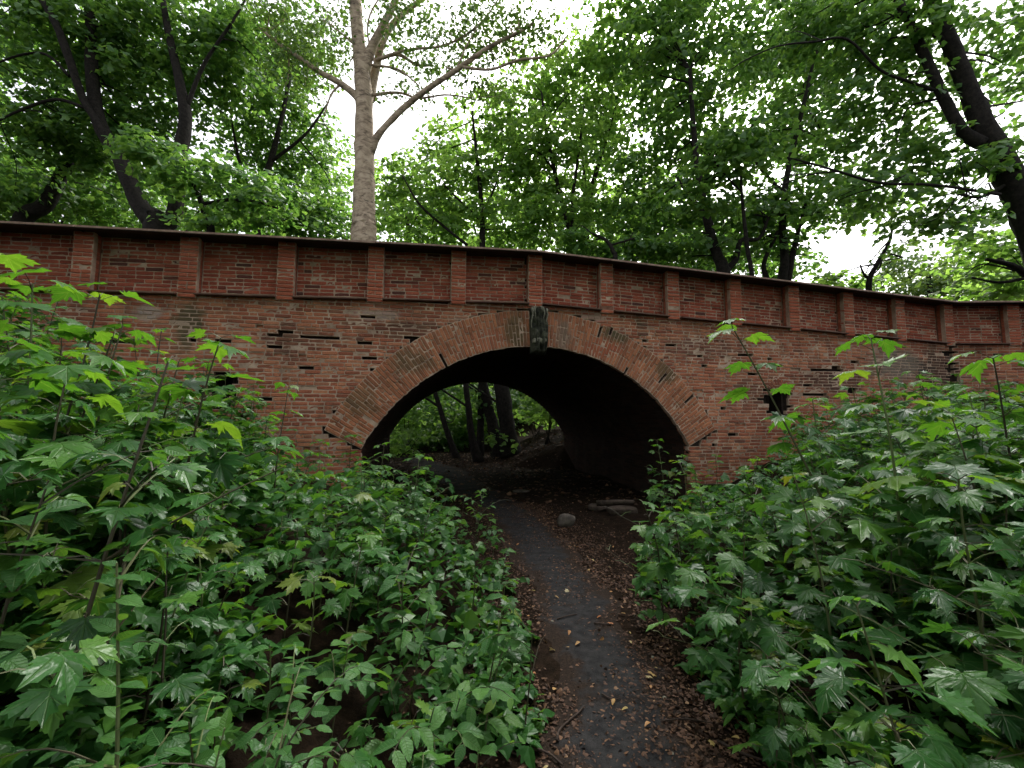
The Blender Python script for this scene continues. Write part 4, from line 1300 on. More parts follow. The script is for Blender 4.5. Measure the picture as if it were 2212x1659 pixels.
def tree(name, label, trunk, branches, blobs, bark=M_bark, leaves=M_crown, leaf=0.215, seed=0, group=None, shape=None, spray=26, twigs=0, back=1.7):
    """trunk: limb points from the foot; the foot is taken down into the ground"""
    u, v, y, w = trunk[0]
    foot = at(u, v, y); gz = float(ground_z(foot[0], foot[1]))
    t = thing(name, label, 'tree', group, (foot[0], foot[1], gz))
    mb = MB()
    A = np.array([[*at(*p[:3]), p[3] * p[2] / F / 2] for p in trunk])
    if foot[2] > gz + 0.05:
        A = np.concatenate([[[foot[0] - 0.02, foot[1], gz - 0.15, A[0, 3] * 1.35]], [[foot[0], foot[1], gz + 0.25 * (foot[2] - gz), A[0, 3] * 1.08]], A])
    A = smooth_line(A, 5)
    tube(mb, A[:, :3], A[:, 3], 14, 0.05)
    child('trunk', mb.mesh('trunk', True), bark, t)
    ends = [A]
    for br in branches:
        mb = MB(); B = limb(mb, br); ends.append(B)
        child('branch', mb.mesh('branch', True), bark, t)
    blobs = [(b[0], b[1], b[2] + back, *b[3:]) for b in blobs]
    # thin twigs running into the leaf masses
    r = np.random.default_rng(seed + 900)
    if twigs:
        mb = MB()
        allp = np.concatenate([b[len(b) // 3:] for b in ends])
        for i in range(twigs):
            bl = blobs[r.integers(0, len(blobs))]
            q1 = at(bl[0] + r.uniform(-0.7, 0.7) * bl[3], bl[1] + r.uniform(-0.7, 0.7) * bl[4], bl[2] + r.uniform(-0.5, 0.5))
            dd = np.linalg.norm(allp[:, :3] - q1, axis=1); p0 = allp[np.argmin(dd + r.uniform(0, 0.8, len(dd)))]
            if np.linalg.norm(p0[:3] - q1) > 7.5: continue
            m_ = (p0[:3] + q1) / 2 + r.normal(0, 0.25, 3) + UP * 0.15
            S_ = smooth_line(np.array([p0[:3], m_, q1]), 4)
            tube(mb, S_, np.linspace(min(0.045, p0[3] * 0.6), 0.010, len(S_)), 5, 0.05)
        if mb.V: child('twig', mb, bark, t, 'stuff')
    if blobs: child('crown', crown_mesh(blobs, leaf, seed, shape, spray), leaves, t, 'stuff')
    return t

tree('maple_tree', 'large maple with a dark trunk forking low behind the parapet', [(345, 505, 19, 58.5), (335, 478, 19, 51.5), (300, 440, 19, 34.3), (262, 350, 19, 31.2), (215, 265, 19, 28.1), (198, 150, 19, 25.0), (196, 60, 19, 20.3), (180, -80, 19, 14.0)],
     [[(352, 500, 19, 39.0), (378, 455, 19, 31.2), (388, 340, 19, 28.1), (400, 250, 19, 26.5), (382, 150, 19, 18.7), (358, 40, 19, 14.0), (340, -90, 19, 9.4)],
      [(258, 345, 19, 17.2), (215, 270, 18.7, 15.6), (180, 215, 18.5, 15.6), (150, 130, 18.2, 17.2), (120, 50, 18, 15.6), (70, -30, 18, 10.9)],
      [(150, 165, 18.3, 7.0), (100, 118, 18.2, 6.2), (40, 120, 18, 4.7), (-40, 150, 18, 3.1)],
      [(190, 235, 18.6, 7.8), (120, 215, 18.4, 7.0), (40, 240, 18.2, 5.5), (-30, 275, 18, 3.9)],
      [(400, 240, 19, 10.9), (440, 140, 19, 7.8), (500, 50, 19, 6.2), (530, 0, 19, 4.7)]],
     [(120, 40, 18.5, 260, 130, 2.5, 2.1), (330, 120, 19.5, 200, 170, 2.5, 2.0), (90, 260, 19, 170, 110, 2.2, 2.0), (270, 300, 20.5, 160, 110, 2.0, 1.9), (480, 90, 19.5, 130, 120, 2, 1.7), (-150, 100, 18.5, 180, 200, 2.5, 2.0), (300, -150, 19, 330, 150, 3, 1.5), (40, 420, 21, 130, 60, 2, 2.0)],
     seed=1, twigs=40, back=1.2)
tree('maple_tree', 'maple with a low plate of grey green foliage drooping before the forked trunk', [(455, 520, 17.6, 16), (445, 470, 17.6, 14), (420, 400, 17.6, 10), (380, 340, 17.4, 7)],
     [[(440, 440, 17.5, 8), (520, 430, 17.3, 6), (600, 450, 17.2, 4)]],
     [(330, 330, 17.2, 95, 45, 1.2, 2.2), (450, 375, 17.0, 110, 45, 1.2, 2.3), (570, 425, 17.2, 100, 42, 1.2, 2.0), (500, 470, 17.8, 150, 35, 1.2, 1.8)], seed=2, twigs=8, back=0.0)
tree('maple_tree', 'slanting dark maple trunk beyond the forked tree over the parapet', [(40, 495, 22, 34), (95, 445, 22, 30), (130, 385, 22, 26), (160, 320, 22, 20), (168, 250, 22, 14)],
     [[(135, 375, 22, 12), (120, 320, 22, 10), (98, 275, 22, 7)], [(160, 325, 22, 10), (195, 310, 22, 8), (250, 260, 22, 6)]],
     [(60, 380, 23, 190, 90, 2.5, 1.7), (230, 440, 24, 200, 60, 2.5, 1.9), (-150, 350, 22, 180, 150, 3, 1.9)], seed=3, twigs=14)
tree('maple_tree', 'airy maple filling the gap between the forked trunk and the poplar', [(560, 525, 24, 17), (556, 440, 24, 15), (590, 330, 24, 12), (620, 200, 24, 8), (640, 80, 24, 5)],
     [[(556, 450, 24, 9), (520, 360, 24, 7), (500, 260, 24, 4)], [(585, 350, 24, 8), (660, 290, 24, 6), (710, 220, 24, 4)]],
     [(560, 230, 24, 130, 140, 2.5, 1.5), (650, 330, 25, 120, 110, 2.5, 1.4), (690, 460, 24, 110, 60, 2, 1.8), (560, 460, 23, 140, 60, 2, 1.7), (610, 90, 24, 110, 110, 2.5, 1.2)], seed=4, twigs=22)
# poplar: pale trunk and long limbs, thin leaves
tree('poplar_tree', 'tall pale barked poplar with spreading limbs behind the parapet', [(786, 530, 18, 56), (786, 480, 18, 50), (787, 400, 18, 46), (787, 300, 18, 42), (786, 200, 18, 38), (778, 120, 18, 32), (770, 40, 18, 28), (766, -60, 18, 24), (764, -200, 18, 14)],
     [[(798, 330, 18, 24), (820, 288, 17.9, 15), (870, 235, 17.8, 14), (920, 195, 17.6, 13), (985, 152, 17.4, 12), (1060, 100, 17.2, 10), (1120, 70, 17.0, 8), (1150, 52, 17, 6)],
      [(788, 225, 18, 30), (768, 205, 18, 18), (735, 180, 18, 14), (690, 155, 18, 12), (640, 120, 18, 10), (600, 92, 18, 8), (560, 60, 18, 5)],
      [(786, 160, 18, 30), (800, 110, 18, 22), (825, 60, 18, 18), (850, 10, 18, 16), (880, -60, 18, 12)],
      [(800, 215, 18.3, 22), (812, 150, 18.6, 18), (830, 80, 18.8, 17), (870, 30, 19, 13), (910, 0, 19, 10), (960, -40, 19, 8)],
      [(815, 128, 18.5, 9), (860, 118, 18.5, 8), (900, 140, 18.5, 6), (935, 142, 18.5, 4)],
      [(812, 130, 18, 7), (880, 108, 18, 6), (960, 98, 18, 5), (1030, 58, 18, 5), (1075, 0, 18, 4), (1090, -40, 18, 3)],
      [(1000, 145, 17.3, 7), (1060, 150, 17.2, 6), (1120, 130, 17.1, 6), (1190, 118, 17, 5), (1230, 70, 17, 3)],
      [(805, 205, 18, 8), (860, 200, 18, 6), (905, 212, 18, 5), (960, 205, 18, 4), (1010, 210, 18, 3)],
      [(800, 140, 18, 6), (860, 150, 18, 5), (905, 185, 18, 3)],
      [(985, 152, 17.4, 5), (1005, 105, 17.4, 4), (1030, 60, 17.4, 3)],
      [(735, 182, 18, 6), (715, 205, 18, 4), (700, 250, 18, 3)],
      [(770, 100, 18, 6), (735, 70, 18, 4), (700, 45, 18, 3)],
      [(812, 145, 18, 6), (795, 80, 18, 4), (800, 30, 18, 4), (830, -20, 18, 3)]],
     [(900, 60, 18, 120, 90, 2, 0.85), (1030, 50, 17.5, 110, 80, 2, 1.1), (1140, 60, 17, 90, 70, 1.6, 1.2), (720, 120, 18, 60, 80, 1.5, 0.8), (640, 130, 18, 80, 90, 1.5, 1.2), (950, 140, 17.8, 110, 40, 1.5, 0.8), (890, 210, 18, 90, 25, 1, 0.6), (740, 30, 18, 60, 60, 1.5, 0.6), (620, 40, 18, 90, 80, 2, 1.3), (900, -120, 18, 350, 100, 3, 0.9), (1050, 180, 18, 80, 40, 1.2, 0.8)],
     bark=M_poplar, leaves=M_poplar_leaf, leaf=0.14, seed=5, shape=[OVATE_S[0], MAPLE_FAR[0]], spray=12, twigs=60, back=0.3)
# light airy maples in the centre
CEN = 'slender maples behind the middle of the parapet'
tree('maple_tree', 'slender maple with a straight thin stem and light green airy crown', [(1042, 545, 22, 13), (1042, 490, 22, 12), (1040, 440, 22, 10), (1030, 340, 22, 8), (1020, 240, 22, 5)],
     [[(1042, 480, 22, 6), (1000, 440, 22, 5), (960, 400, 22, 3)], [(1042, 465, 22, 6), (1070, 400, 22, 4), (1090, 330, 22, 3)], [(1010, 530, 21, 7), (960, 490, 21, 6), (905, 440, 21, 5), (870, 380, 21, 3)]],
     [(1000, 400, 22, 130, 80, 2.2, 1.6), (930, 470, 22, 110, 60, 2, 1.8), (1060, 270, 23, 120, 90, 2.5, 1.4), (890, 390, 24, 90, 70, 2, 1.7), (960, 320, 24, 80, 50, 2, 1.3), (1090, 480, 21.5, 120, 50, 2, 1.6)], leaves=M_crown_light, seed=6, twigs=16, group=CEN, back=0.6)
tree('maple_tree', 'maple with twin dark thin stems leaning together under a light crown', [(1240, 555, 22, 11), (1225, 480, 22, 10), (1200, 380, 22, 9), (1180, 280, 22, 7), (1170, 200, 22, 4)],
     [[(1238, 540, 22, 9), (1236, 440, 22, 8), (1250, 330, 22, 6), (1262, 230, 22, 4)], [(1195, 365, 22, 5), (1165, 330, 22, 4), (1130, 320, 22, 2)], [(1180, 290, 22, 4), (1200, 240, 22, 3), (1230, 200, 22, 2)]],
     [(1180, 330, 22, 120, 110, 2.2, 1.7), (1190, 190, 23, 130, 90, 2.5, 1.5), (1200, 470, 21.5, 130, 70, 2, 1.5), (1130, 400, 22.5, 100, 70, 2, 1.2)], leaves=M_crown_light, seed=7, twigs=14, group=CEN, back=0.6)
tree('maple_tree', 'maple with an upright grey stem branching in a narrow vee', [(1265, 555, 24, 16), (1268, 470, 24, 14), (1280, 400, 24, 11), (1310, 300, 24, 7), (1330, 230, 24, 4)],
     [[(1268, 470, 24, 8), (1262, 380, 24, 6), (1255, 300, 24, 4)]],
     [(1290, 330, 24, 100, 90, 2.2, 1.5), (1300, 210, 24, 110, 100, 2.5, 1.6), (1320, 450, 23, 120, 60, 2, 1.6), (1290, 100, 23, 110, 90, 2.5, 1.15)], leaves=M_crown_light, seed=8, twigs=12, group=CEN, back=0.6)
tree('maple_tree', 'low maple with grey green plates of leaves just above the coping', [(1330, 575, 18.5, 10), (1325, 545, 18.5, 9), (1310, 520, 18.5, 7), (1280, 505, 18.5, 5)],
     [[(1318, 530, 18.5, 5), (1370, 515, 18.5, 4)]],
     [(1260, 528, 18.2, 110, 24, 1.2, 2.0), (1350, 540, 18.4, 90, 28, 1.2, 2.0)], seed=9, twigs=6)
# dense right hand maples
tree('maple_tree', 'dense dark maple with crooked limbs rising behind the dropping parapet', [(1565, 615, 19, 30), (1560, 575, 19, 26), (1545, 540, 19, 20), (1520, 440, 19, 16), (1500, 300, 19, 12), (1490, 150, 19, 8)],
     [[(1562, 590, 19, 16), (1590, 560, 19, 13), (1600, 520, 19, 10), (1640, 515, 19, 8), (1660, 470, 19, 6)], [(1540, 540, 19, 14), (1535, 480, 19, 10), (1500, 440, 19, 8), (1460, 380, 19, 5)], [(1520, 420, 19, 8), (1580, 330, 19, 6), (1640, 250, 19, 4)]],
     [(1480, 120, 19, 190, 150, 2.5, 2.1), (1480, 320, 19.5, 170, 100, 2.2, 1.8), (1600, 470, 19, 180, 75, 2, 2.2), (1410, 450, 20, 110, 80, 2, 1.8), (1400, 40, 20, 130, 90, 2.2, 1.5), (1500, -120, 19, 250, 120, 2.5, 1.4), (1480, 540, 18, 150, 30, 1.5, 2.0)], seed=10, twigs=40)
tree('maple_tree', 'maple whose long thin bough crosses above the parapet slope', [(1690, 620, 20, 20), (1695, 560, 20, 18), (1690, 480, 20, 14), (1700, 380, 20, 12), (1730, 250, 20, 9), (1760, 120, 20, 6)],
     [[(1700, 610, 20, 16), (1710, 560, 20, 13), (1722, 510, 20, 9), (1740, 440, 20, 6)], [(1695, 420, 20, 8), (1640, 360, 20, 6), (1600, 300, 20, 4)], [(1660, 610, 20, 12), (1650, 570, 20, 10), (1680, 500, 20, 7)]],
     [(1720, 120, 20, 190, 140, 2.5, 1.9), (1700, 290, 20, 170, 90, 2.2, 1.8), (1760, 430, 19.5, 120, 70, 2, 1.8), (1680, 540, 20, 90, 40, 1.5, 1.4), (1800, -80, 20, 250, 120, 2.5, 1.4)], seed=11, twigs=36)
tree('maple_tree', 'young maple with a flat grey green plate of leaves before the dark maples', [(1625, 605, 17.2, 10), (1615, 540, 17.2, 9), (1605, 450, 17.0, 7), (1600, 380, 16.8, 5)],
     [[(1605, 420, 17, 5), (1560, 370, 16.8, 4), (1530, 330, 16.6, 3)]],
     [(1600, 305, 16.5, 110, 36, 1.2, 2.4), (1560, 360, 16.8, 110, 30, 1.2, 2.0), (1490, 420, 17, 90, 35, 1.2, 1.8)], seed=12, twigs=10, back=0.0)
# big leaning tree at the end
tree('maple_tree', 'massive dark leaning trunk forking beside the wing wall', [(2330, 760, 14, 79.5), (2285, 640, 14, 70.8), (2225, 470, 14, 60.7), (2180, 380, 14, 53.5), (2130, 285, 14, 43.4), (2095, 200, 14, 34.7), (2060, 110, 14, 31.8), (2010, 0, 14, 27.5), (1960, -110, 14, 21.7)],
     [[(2120, 310, 14, 28.9), (2080, 285, 14, 24.6), (2045, 225, 14, 21.7), (2010, 150, 14, 20.2), (1975, 70, 14, 18.8), (1935, -10, 14, 15.9), (1890, -100, 14, 11.6)],
      [(2020, 195, 14, 6.5), (1960, 175, 13.8, 5.8), (1900, 150, 13.6, 5.8), (1830, 85, 13.4, 5.1), (1760, 90, 13.2, 5.1), (1680, 100, 13, 3.6), (1610, 130, 13, 2.9), (1580, 150, 13, 2.1)],
      [(2180, 395, 14, 8.7), (2120, 425, 13.8, 6.5), (2070, 420, 13.6, 4.3)],
      [(2160, 420, 13.5, 7.2), (2020, 400, 13.3, 5.8), (1900, 395, 13.2, 5.8), (1810, 370, 13, 5.1), (1740, 350, 13, 4.3), (1700, 340, 13, 2.9)],
      [(1810, 370, 13, 3.6), (1740, 380, 13, 2.9), (1640, 420, 13, 2.1)],
      [(2075, 130, 14, 14.4), (2035, 85, 14, 11.6), (1990, 60, 14, 8.7), (1950, 40, 14, 5.8)]],
     [(1900, 100, 13.5, 140, 100, 1.8, 1.7), (1900, 250, 14.5, 150, 80, 1.8, 1.8), (2000, 350, 13.5, 130, 60, 1.6, 1.7), (1860, 420, 13.4, 130, 45, 1.5, 1.4), (2150, 60, 14, 120, 80, 1.8, 1.3), (2120, 350, 12.6, 60, 40, 0.8, 2.0), (1780, 40, 14, 140, 80, 1.8, 1.7), (2050, 470, 13.5, 120, 60, 1.5, 1.7), (2150, 200, 15, 90, 110, 1.6, 0.6), (2350, 150, 14, 200, 250, 2.5, 1.5), (2000, -130, 14, 300, 110, 2.5, 1.3)], seed=13, twigs=46, leaf=0.18, back=1.2)
tree('maple_tree', 'low bright maple leaning in over the wing wall coping', [(2300, 720, 15, 22), (2260, 640, 15, 18), (2200, 580, 15, 12), (2130, 560, 15, 7)],
     [[(2220, 600, 15, 8), (2160, 610, 15, 6), (2100, 600, 15, 4)]],
     [(2140, 540, 15, 100, 50, 1.5, 2.0), (2150, 610, 15, 95, 32, 1.2, 2.1), (2300, 560, 15, 120, 90, 2, 2)], seed=14, twigs=10, leaves=M_crown_light)
tree('young_tree', 'small crooked bare stemmed tree behind the low end of the parapet', [(1878, 650, 18, 12), (1878, 605, 18, 11), (1895, 570, 18, 9), (1920, 525, 18, 7), (1928, 490, 18, 4)],
     [[(1878, 605, 18, 6), (1865, 590, 18, 5), (1858, 572, 18, 3)], [(1910, 545, 18, 4), (1950, 555, 18, 3)]],
     [(1810, 605, 19, 60, 24, 1.2, 1.7), (1850, 600, 19.5, 40, 30, 1, 1.3), (1760, 600, 19, 45, 20, 1, 1.2), (1920, 440, 17.5, 90, 40, 1.2, 1.3)], seed=15, twigs=12, leaves=M_crown_light)
tree('far_tree', 'pale distant tree beyond the bridge seen over the wing wall', [(2010, 690, 48, 14), (2010, 640, 48, 12), (2005, 590, 48, 8)], [],
     [(1990, 610, 48, 130, 55, 4, 1.8), (2090, 600, 50, 110, 60, 4, 1.8), (1960, 560, 47, 60, 35, 3, 1.4), (2230, 590, 50, 130, 70, 4, 1.8)], seed=16, leaves=M_far, leaf=0.3, shape=MAPLE_FAR)
# trees farther back that close the view low over the parapet
BACK = [(690, 430, 30, 170, 110, 1.4), (880, 470, 31, 150, 80, 1.5), (1120, 480, 30, 170, 80, 1.5), (1370, 470, 30, 170, 110, 1.6), (1560, 520, 29, 170, 80, 1.6), (120, 430, 30, 200, 120, 1.6), (400, 440, 31, 190, 100, 1.6)]
BWORD = ['left of the pale poplar trunk', 'just beside the pale poplar trunk', 'behind the slender straight stem', 'behind the narrow vee stem', 'behind the crooked limbed maple', 'behind the slanting trunk', 'behind the forked trunk']
for i, (u, v, y, ru, rv, lai) in enumerate(BACK):
    tree('background_tree', 'leafy tree farther back ' + BWORD[i].replace('left of', 'between the forked trunk and'), [(u, 600, y, 12), (u + 4, 520, y, 10), (u - 5, 430, y, 7)], [[(u, 500, y, 6), (u + 40, 440, y, 4)]],
         [(u, v, y, ru, rv, 3, lai * 0.8), (u + 30, 560, y - 2, ru, 45, 2.5, lai)], seed=30 + i, leaf=0.25, shape=MAPLE_FAR, group='trees farther back', leaves=M_crown_light if i in (0, 1, 2, 3) else M_crown)

# trees seen through the arch: trunk foot given by (u, v, distance)
ARCH = [('dark trunk standing at the foot of the slope seen through the arch', [(1035, 1000, 18.6, 26), (1020, 950, 18.6, 16), (1012, 880, 18.6, 13), (1004, 800, 18.6, 12), (1000, 640, 18.6, 9)]),
        ('thick dark trunk seen through the arch below the crown', [(1105, 985, 20, 52), (1098, 940, 20, 36), (1090, 880, 20, 34), (1080, 800, 20, 32), (1070, 640, 20, 26)]),
        ('dark trunk leaning beside the thick trunk beyond the arch', [(1075, 965, 21.5, 28), (1062, 910, 21.5, 24), (1050, 860, 21.5, 22), (1038, 800, 21.5, 18), (1010, 640, 21.5, 14)]),
        ('thin slanting trunk beyond the arch next to the bright gap', [(985, 985, 20.5, 16), (965, 930, 20.5, 12), (950, 880, 20.5, 10), (935, 820, 20.5, 9), (915, 640, 20.5, 7)])]
for i, (lab, tr) in enumerate(ARCH):
    tr2 = [list(p) for p in tr]
    foot = at(*tr2[0][:3]); gzz = float(ground_z(foot[0], foot[1]))
    tree('woodland_tree', lab, [tuple(p) for p in tr2], [[(tr[2][0], tr[2][1], tr[2][2], 6), (tr[2][0] - 60, tr[2][1] - 40, tr[2][2], 4), (tr[2][0] - 130, tr[2][1] - 90, tr[2][2], 3)]],
         [(tr[3][0] + 20, 680, tr[0][2], 220, 55, 3.5, 1.7), (tr[3][0] - 10, 850 + 10 * i, tr[0][2] + 1, 110, 30, 1.5, 0.7)], seed=60 + i, leaf=0.17, twigs=6)  # upper crown, hidden by the bridge, added to shade the slope
# leafy bushes on the slope beyond the arch
BUSH = [(880, 905, 24, 70, 55, 1.6, M_crown_light, 'leafy bush at the bright edge of the far tunnel mouth'), (960, 900, 27, 90, 60, 1.6, M_crown, 'dark leafy bush between the thin trunks beyond the arch'),
        (1060, 900, 26, 80, 50, 1.5, M_crown_light, 'light bush behind the thick trunk beyond the arch'), (1160, 880, 24, 80, 40, 1.8, M_crown_light, 'bright bush on the slope beyond the thick trunk'),
        (1185, 872, 19.0, 60, 34, 2.0, M_crown_light, 'low bush at the top of the slope under the vault edge'), (860, 960, 21, 35, 45, 1.8, M_crown_light, 'bright bush beside the far tunnel jamb'),
        (780, 920, 27, 120, 70, 1.6, M_crown, 'deep shaded bush far beyond the arch'), (1010, 860, 30, 150, 60, 1.8, M_crown_light, 'tall pale bush far behind the leaning trunks'),
        (900, 850, 29, 120, 60, 1.8, M_crown, 'tall dark bush far behind the bright tunnel edge'), (1150, 840, 30, 150, 60, 1.8, M_crown, 'tall shaded bush crowning the slope beyond the arch'),
        (1070, 945, 19.5, 30, 14, 1.8, M_crown_light, 'tuft of light leaves at the foot of the thick trunk'), (960, 950, 26, 120, 30, 1.6, M_crown, 'low dark thicket across the valley beyond the arch')]
for i, (u, v, y, ru, rv, lai, lm, lab) in enumerate(BUSH):
    c = at(u, v, y); gz = float(ground_z(c[0], c[1]))
    t = thing('woodland_bush', lab, 'bush', None, (c[0], c[1], gz))
    mb = MB()
    for j in range(5):
        tip = c + rng.normal(0, 0.5, 3); tube(mb, smooth_line(np.array([[c[0] + rng.normal(0, 0.15), c[1], gz - 0.05], (np.array([c[0], c[1], gz]) + tip) / 2, tip]), 4), np.linspace(0.03, 0.01, 9), 5)
    child('stem', mb, M_bark, t, 'stuff')
    child('crown', crown_mesh([(u, v, y, ru, rv, 1.4, lai)], 0.18, 80 + i, MAPLE_FAR), lm, t, 'stuff')

# far-off wood that reads as one mass
o = obj('distant_wood', crown_mesh([(u, v, y, 240, 130, 3.5, 1.5) for u, v, y in ((300, 800, 37), (600, 790, 36), (860, 770, 35), (1080, 760, 36), (1300, 770, 35), (1560, 780, 37), (1850, 800, 40))] + [(u, 900, 34, 200, 70, 3, 1.6) for u in (750, 900, 1050, 1200)], 0.5, 77, MAPLE_FAR), M_crown, kind='stuff')
o['label'] = 'mass of distant woodland foliage closing the view beyond the bridge'; o['category'] = 'woodland'

# wood behind the viewer: unseen maples added to cut skylight on wall and banks
SHADE_TREES = [(-5.6, -0.8, 6.4, 3.0, 'unseen low maple added to shade the near bank on the poplar side'), (5.9, -1.0, 6.4, 3.0, 'unseen low maple added to shade the near bank on the leaning trunk side'),
         (-7.5, -3.0, 9.5, 4.5, 'unseen maple added for shade beside the path on the poplar side'), (7.0, -4.0, 9.5, 4.5, 'unseen maple added for shade beside the path on the leaning trunk side'),
         (-1.0, -10.0, 10.5, 5.5, 'unseen maple added for shade over the path farthest from the bridge'), (-12.5, 3.5, 9.0, 4.0, 'unseen maple added for shade on the bank on the poplar side'), (15.0, 3.0, 9.0, 4.5, 'unseen maple added for shade on the bank near the wing wall')]
for i, (x, y, zc, rad, lab) in enumerate(SHADE_TREES):
    gz = float(ground_z(x, y))
    t = thing('maple_tree', lab, 'tree', None, (x, y, gz))
    mb = MB(); S_ = smooth_line(np.array([[x, y, gz - 0.1, 0.3], [x + 0.1, y, gz + 2.5, 0.24], [x, y + 0.2, zc - 1, 0.18], [x, y, zc + rad * 0.5, 0.06]]), 4)
    tube(mb, S_[:, :3], S_[:, 3], 10, 0.04); child('trunk', mb.mesh('trunk', True), M_bark, t)
    for b in range(5):
        a = b * 1.26 + i; mb = MB(); S_ = smooth_line(np.array([[x, y, zc - 2.2 + 0.4 * b, 0.1], [x + math.cos(a) * rad * 0.45, y + math.sin(a) * rad * 0.45, zc - 0.8 + 0.3 * b, 0.06], [x + math.cos(a) * rad * 0.9, y + math.sin(a) * rad * 0.9, zc + 0.3 * b, 0.02]]), 4)
        tube(mb, S_[:, :3], S_[:, 3], 6, 0.05); child('branch', mb.mesh('branch', True), M_bark, t)
    r = np.random.default_rng(300 + i); n = 5200
    d = norm(r.normal(size=(n, 3))) * (r.random((n, 1)) ** 0.4) * np.array([rad, rad, rad * 0.62])
    P = np.array([x, y, zc]) + d; ok = P[:, 2] > 4.5; P = P[ok]; n = len(P)
    M = leaf_mats(P, r.normal(size=(n, 3)) * np.array([1, 1, 0.4]), UP + r.normal(0, 0.4, (n, 3)), r.uniform(0.2, 0.34, n))
    mb = MB(); mb.many(MAPLE_FAR[0][0], MAPLE_FAR[0][1], M, P); child('crown', mb, M_crown, t, 'stuff')

# ------------------------------------------------------------------ small things on the ground
fr_ = np.random.default_rng(99)
def litter(n, gen, smin, smax, seed, lift=0.012):
    r = np.random.default_rng(seed)
    x, y = gen(r, n)
    z = ground_z(x, y) + lift
    az = r.uniform(0, 6.28, len(x))
    P = np.stack([x, y, z], 1)
    Fw = np.stack([np.cos(az), np.sin(az), r.normal(0, 0.25, len(x))], 1); U = UP + r.normal(0, 0.4, (len(x), 3))
    M = leaf_mats(P, Fw, U, r.uniform(smin, smax, len(x)))
    mb = MB(); wh = r.integers(0, 4, len(x)); sh = OVATE_S + MAPLE_FAR
    for j in range(4): mb.many(sh[j][0], sh[j][1], M[wh == j], P[wh == j])
    return mb
def gen_path(r, n):
    y = 1.6 + 7.5 * r.random(n) ** 1.3
    side = r.choice([-1, 1, 1], n)
    pcx = np.interp(y, PY, PX)
    x = pcx + side * np.abs(np.where(r.random(n) < 0.25, r.normal(0.1, 0.25, n), 0.22 + np.abs(r.normal(0, 0.45, n)) + 0.10 * (y > 4)))
    k = vnoise(x * 2.3, y * 1.6, 41) + 0.6 * vnoise(x * 6, y * 5, 42) + r.uniform(-0.5, 0.5, n) > -0.5
    return x[k], y[k]
def gen_slope(r, n):
    y = r.uniform(9.0, 24, n); x = np.interp(y, CY, CX) + r.uniform(-4.5, 7.0, n)
    ok = ~((y < 16.5) & (np.abs(x - np.interp(y, CY, CX)) > 3.1))
    return x[ok], y[ok]
o = obj('leaf_litter', litter(24000, gen_path, 0.006, 0.029, 5), M_dead, kind='stuff')
o['label'] = 'brown rotting leaf litter along both edges of the path'; o['category'] = 'leaf litter'
o = obj('leaf_litter', litter(6000, gen_slope, 0.05, 0.11, 6), M_dead, kind='stuff')
o['label'] = 'brown leaf litter on the slope beyond the arch'; o['category'] = 'leaf litter'
FALL = {}
for i in range(48):
    y = 1.9 + 4.2 * fr_.random() ** 1.5
    x = float(np.interp(y, PY, PX) + fr_.normal(0.1, 0.42))
    j = int(fr_.integers(0, 4)); sh = [OVATE[2], OVATE[1], MAPLE_MID[1], OVATE[4]][j]
    if j not in FALL:
        me = mesh_tris('fallen_leaf', sh[0], sh[1]); me.materials.append(M_yellow); FALL[j] = me
    o = bpy.data.objects.new('fallen_leaf', FALL[j])
    sz = fr_.uniform(0.022, 0.05)
    a = fr_.uniform(0, 6.28)
    M = leaf_mats(np.zeros((1, 3)), np.array([[math.cos(a), math.sin(a), fr_.normal(0, 0.15)]]), (UP + fr_.normal(0, 0.25, 3))[None], np.array([sz]))[0]
    m4 = np.eye(4); m4[:3, :3] = M; m4[:3, 3] = (x, y, float(ground_z(x, y)) + 0.026)
    o.matrix_world = Matrix(m4.tolist()); COL.objects.link(o)
    on = abs(x - float(np.interp(y, PY, PX))) < 0.25
    tag(o, 'yellow fallen leaf lying on the bare asphalt of the path' if on else 'yellow fallen leaf lying in the brown litter beside the asphalt', 'leaf', 'fallen leaves on the path' if on else 'fallen leaves beside the path')

def rock(name, label, u, v, y, w, h, d, seed, mat=M_rock, cat='stone', tilt=0.0):
    r = np.random.default_rng(seed)
    nu, nv_ = 22, 13
    a = np.linspace(0, 2 * math.pi, nu, endpoint=False); b = np.linspace(-math.pi / 2, math.pi / 2, nv_)
    A, B = np.meshgrid(a, b)
    def sq(c, p): return np.sign(c) * np.abs(c) ** p
    X = sq(np.cos(B), 0.62) * sq(np.cos(A), 0.7); Y = sq(np.cos(B), 0.62) * sq(np.sin(A), 0.7); Z = sq(np.sin(B), 0.7)
    k = 1 + 0.10 * vnoise(X * 1.7 + seed, Z * 1.9 + Y, seed) + 0.05 * vnoise(X * 5 + Y * 3, Z * 5 + seed, seed + 1)
    X, Y, Z = X * k * w / 2, Y * k * d / 2, Z * k * h / 2
    X = X + tilt * Z
    c = at(u, v, y); gz = float(ground_z(c[0], c[1]))
    V = np.stack([X + c[0], Y + c[1], Z + gz + h * 0.40], -1)
    i2 = np.arange(nu * nv_).reshape(nv_, nu)
    Q = np.stack([i2[:-1], np.roll(i2, -1, 1)[:-1], np.roll(i2, -1, 1)[1:], i2[1:]], -1).reshape(-1, 4)
    o = obj(name, mesh_tris(name, V, quads(Q), True), mat)
    return tag(o, label, cat)
rock('boulder', 'squarish grey boulder lying at the tunnel mouth beside the path', 1223, 1122, 7.2, 0.29, 0.20, 0.24, 3, tilt=0.2)
rock('flat_stone', 'thin flat stone lying on the ground inside the tunnel', 1126, 1056, 10.6, 0.42, 0.06, 0.25, 4)
rock('rubble_stone', 'long pale stone block lying by the dark jamb', 1345, 1100, 8.0, 0.55, 0.16, 0.25, 5, M_log)
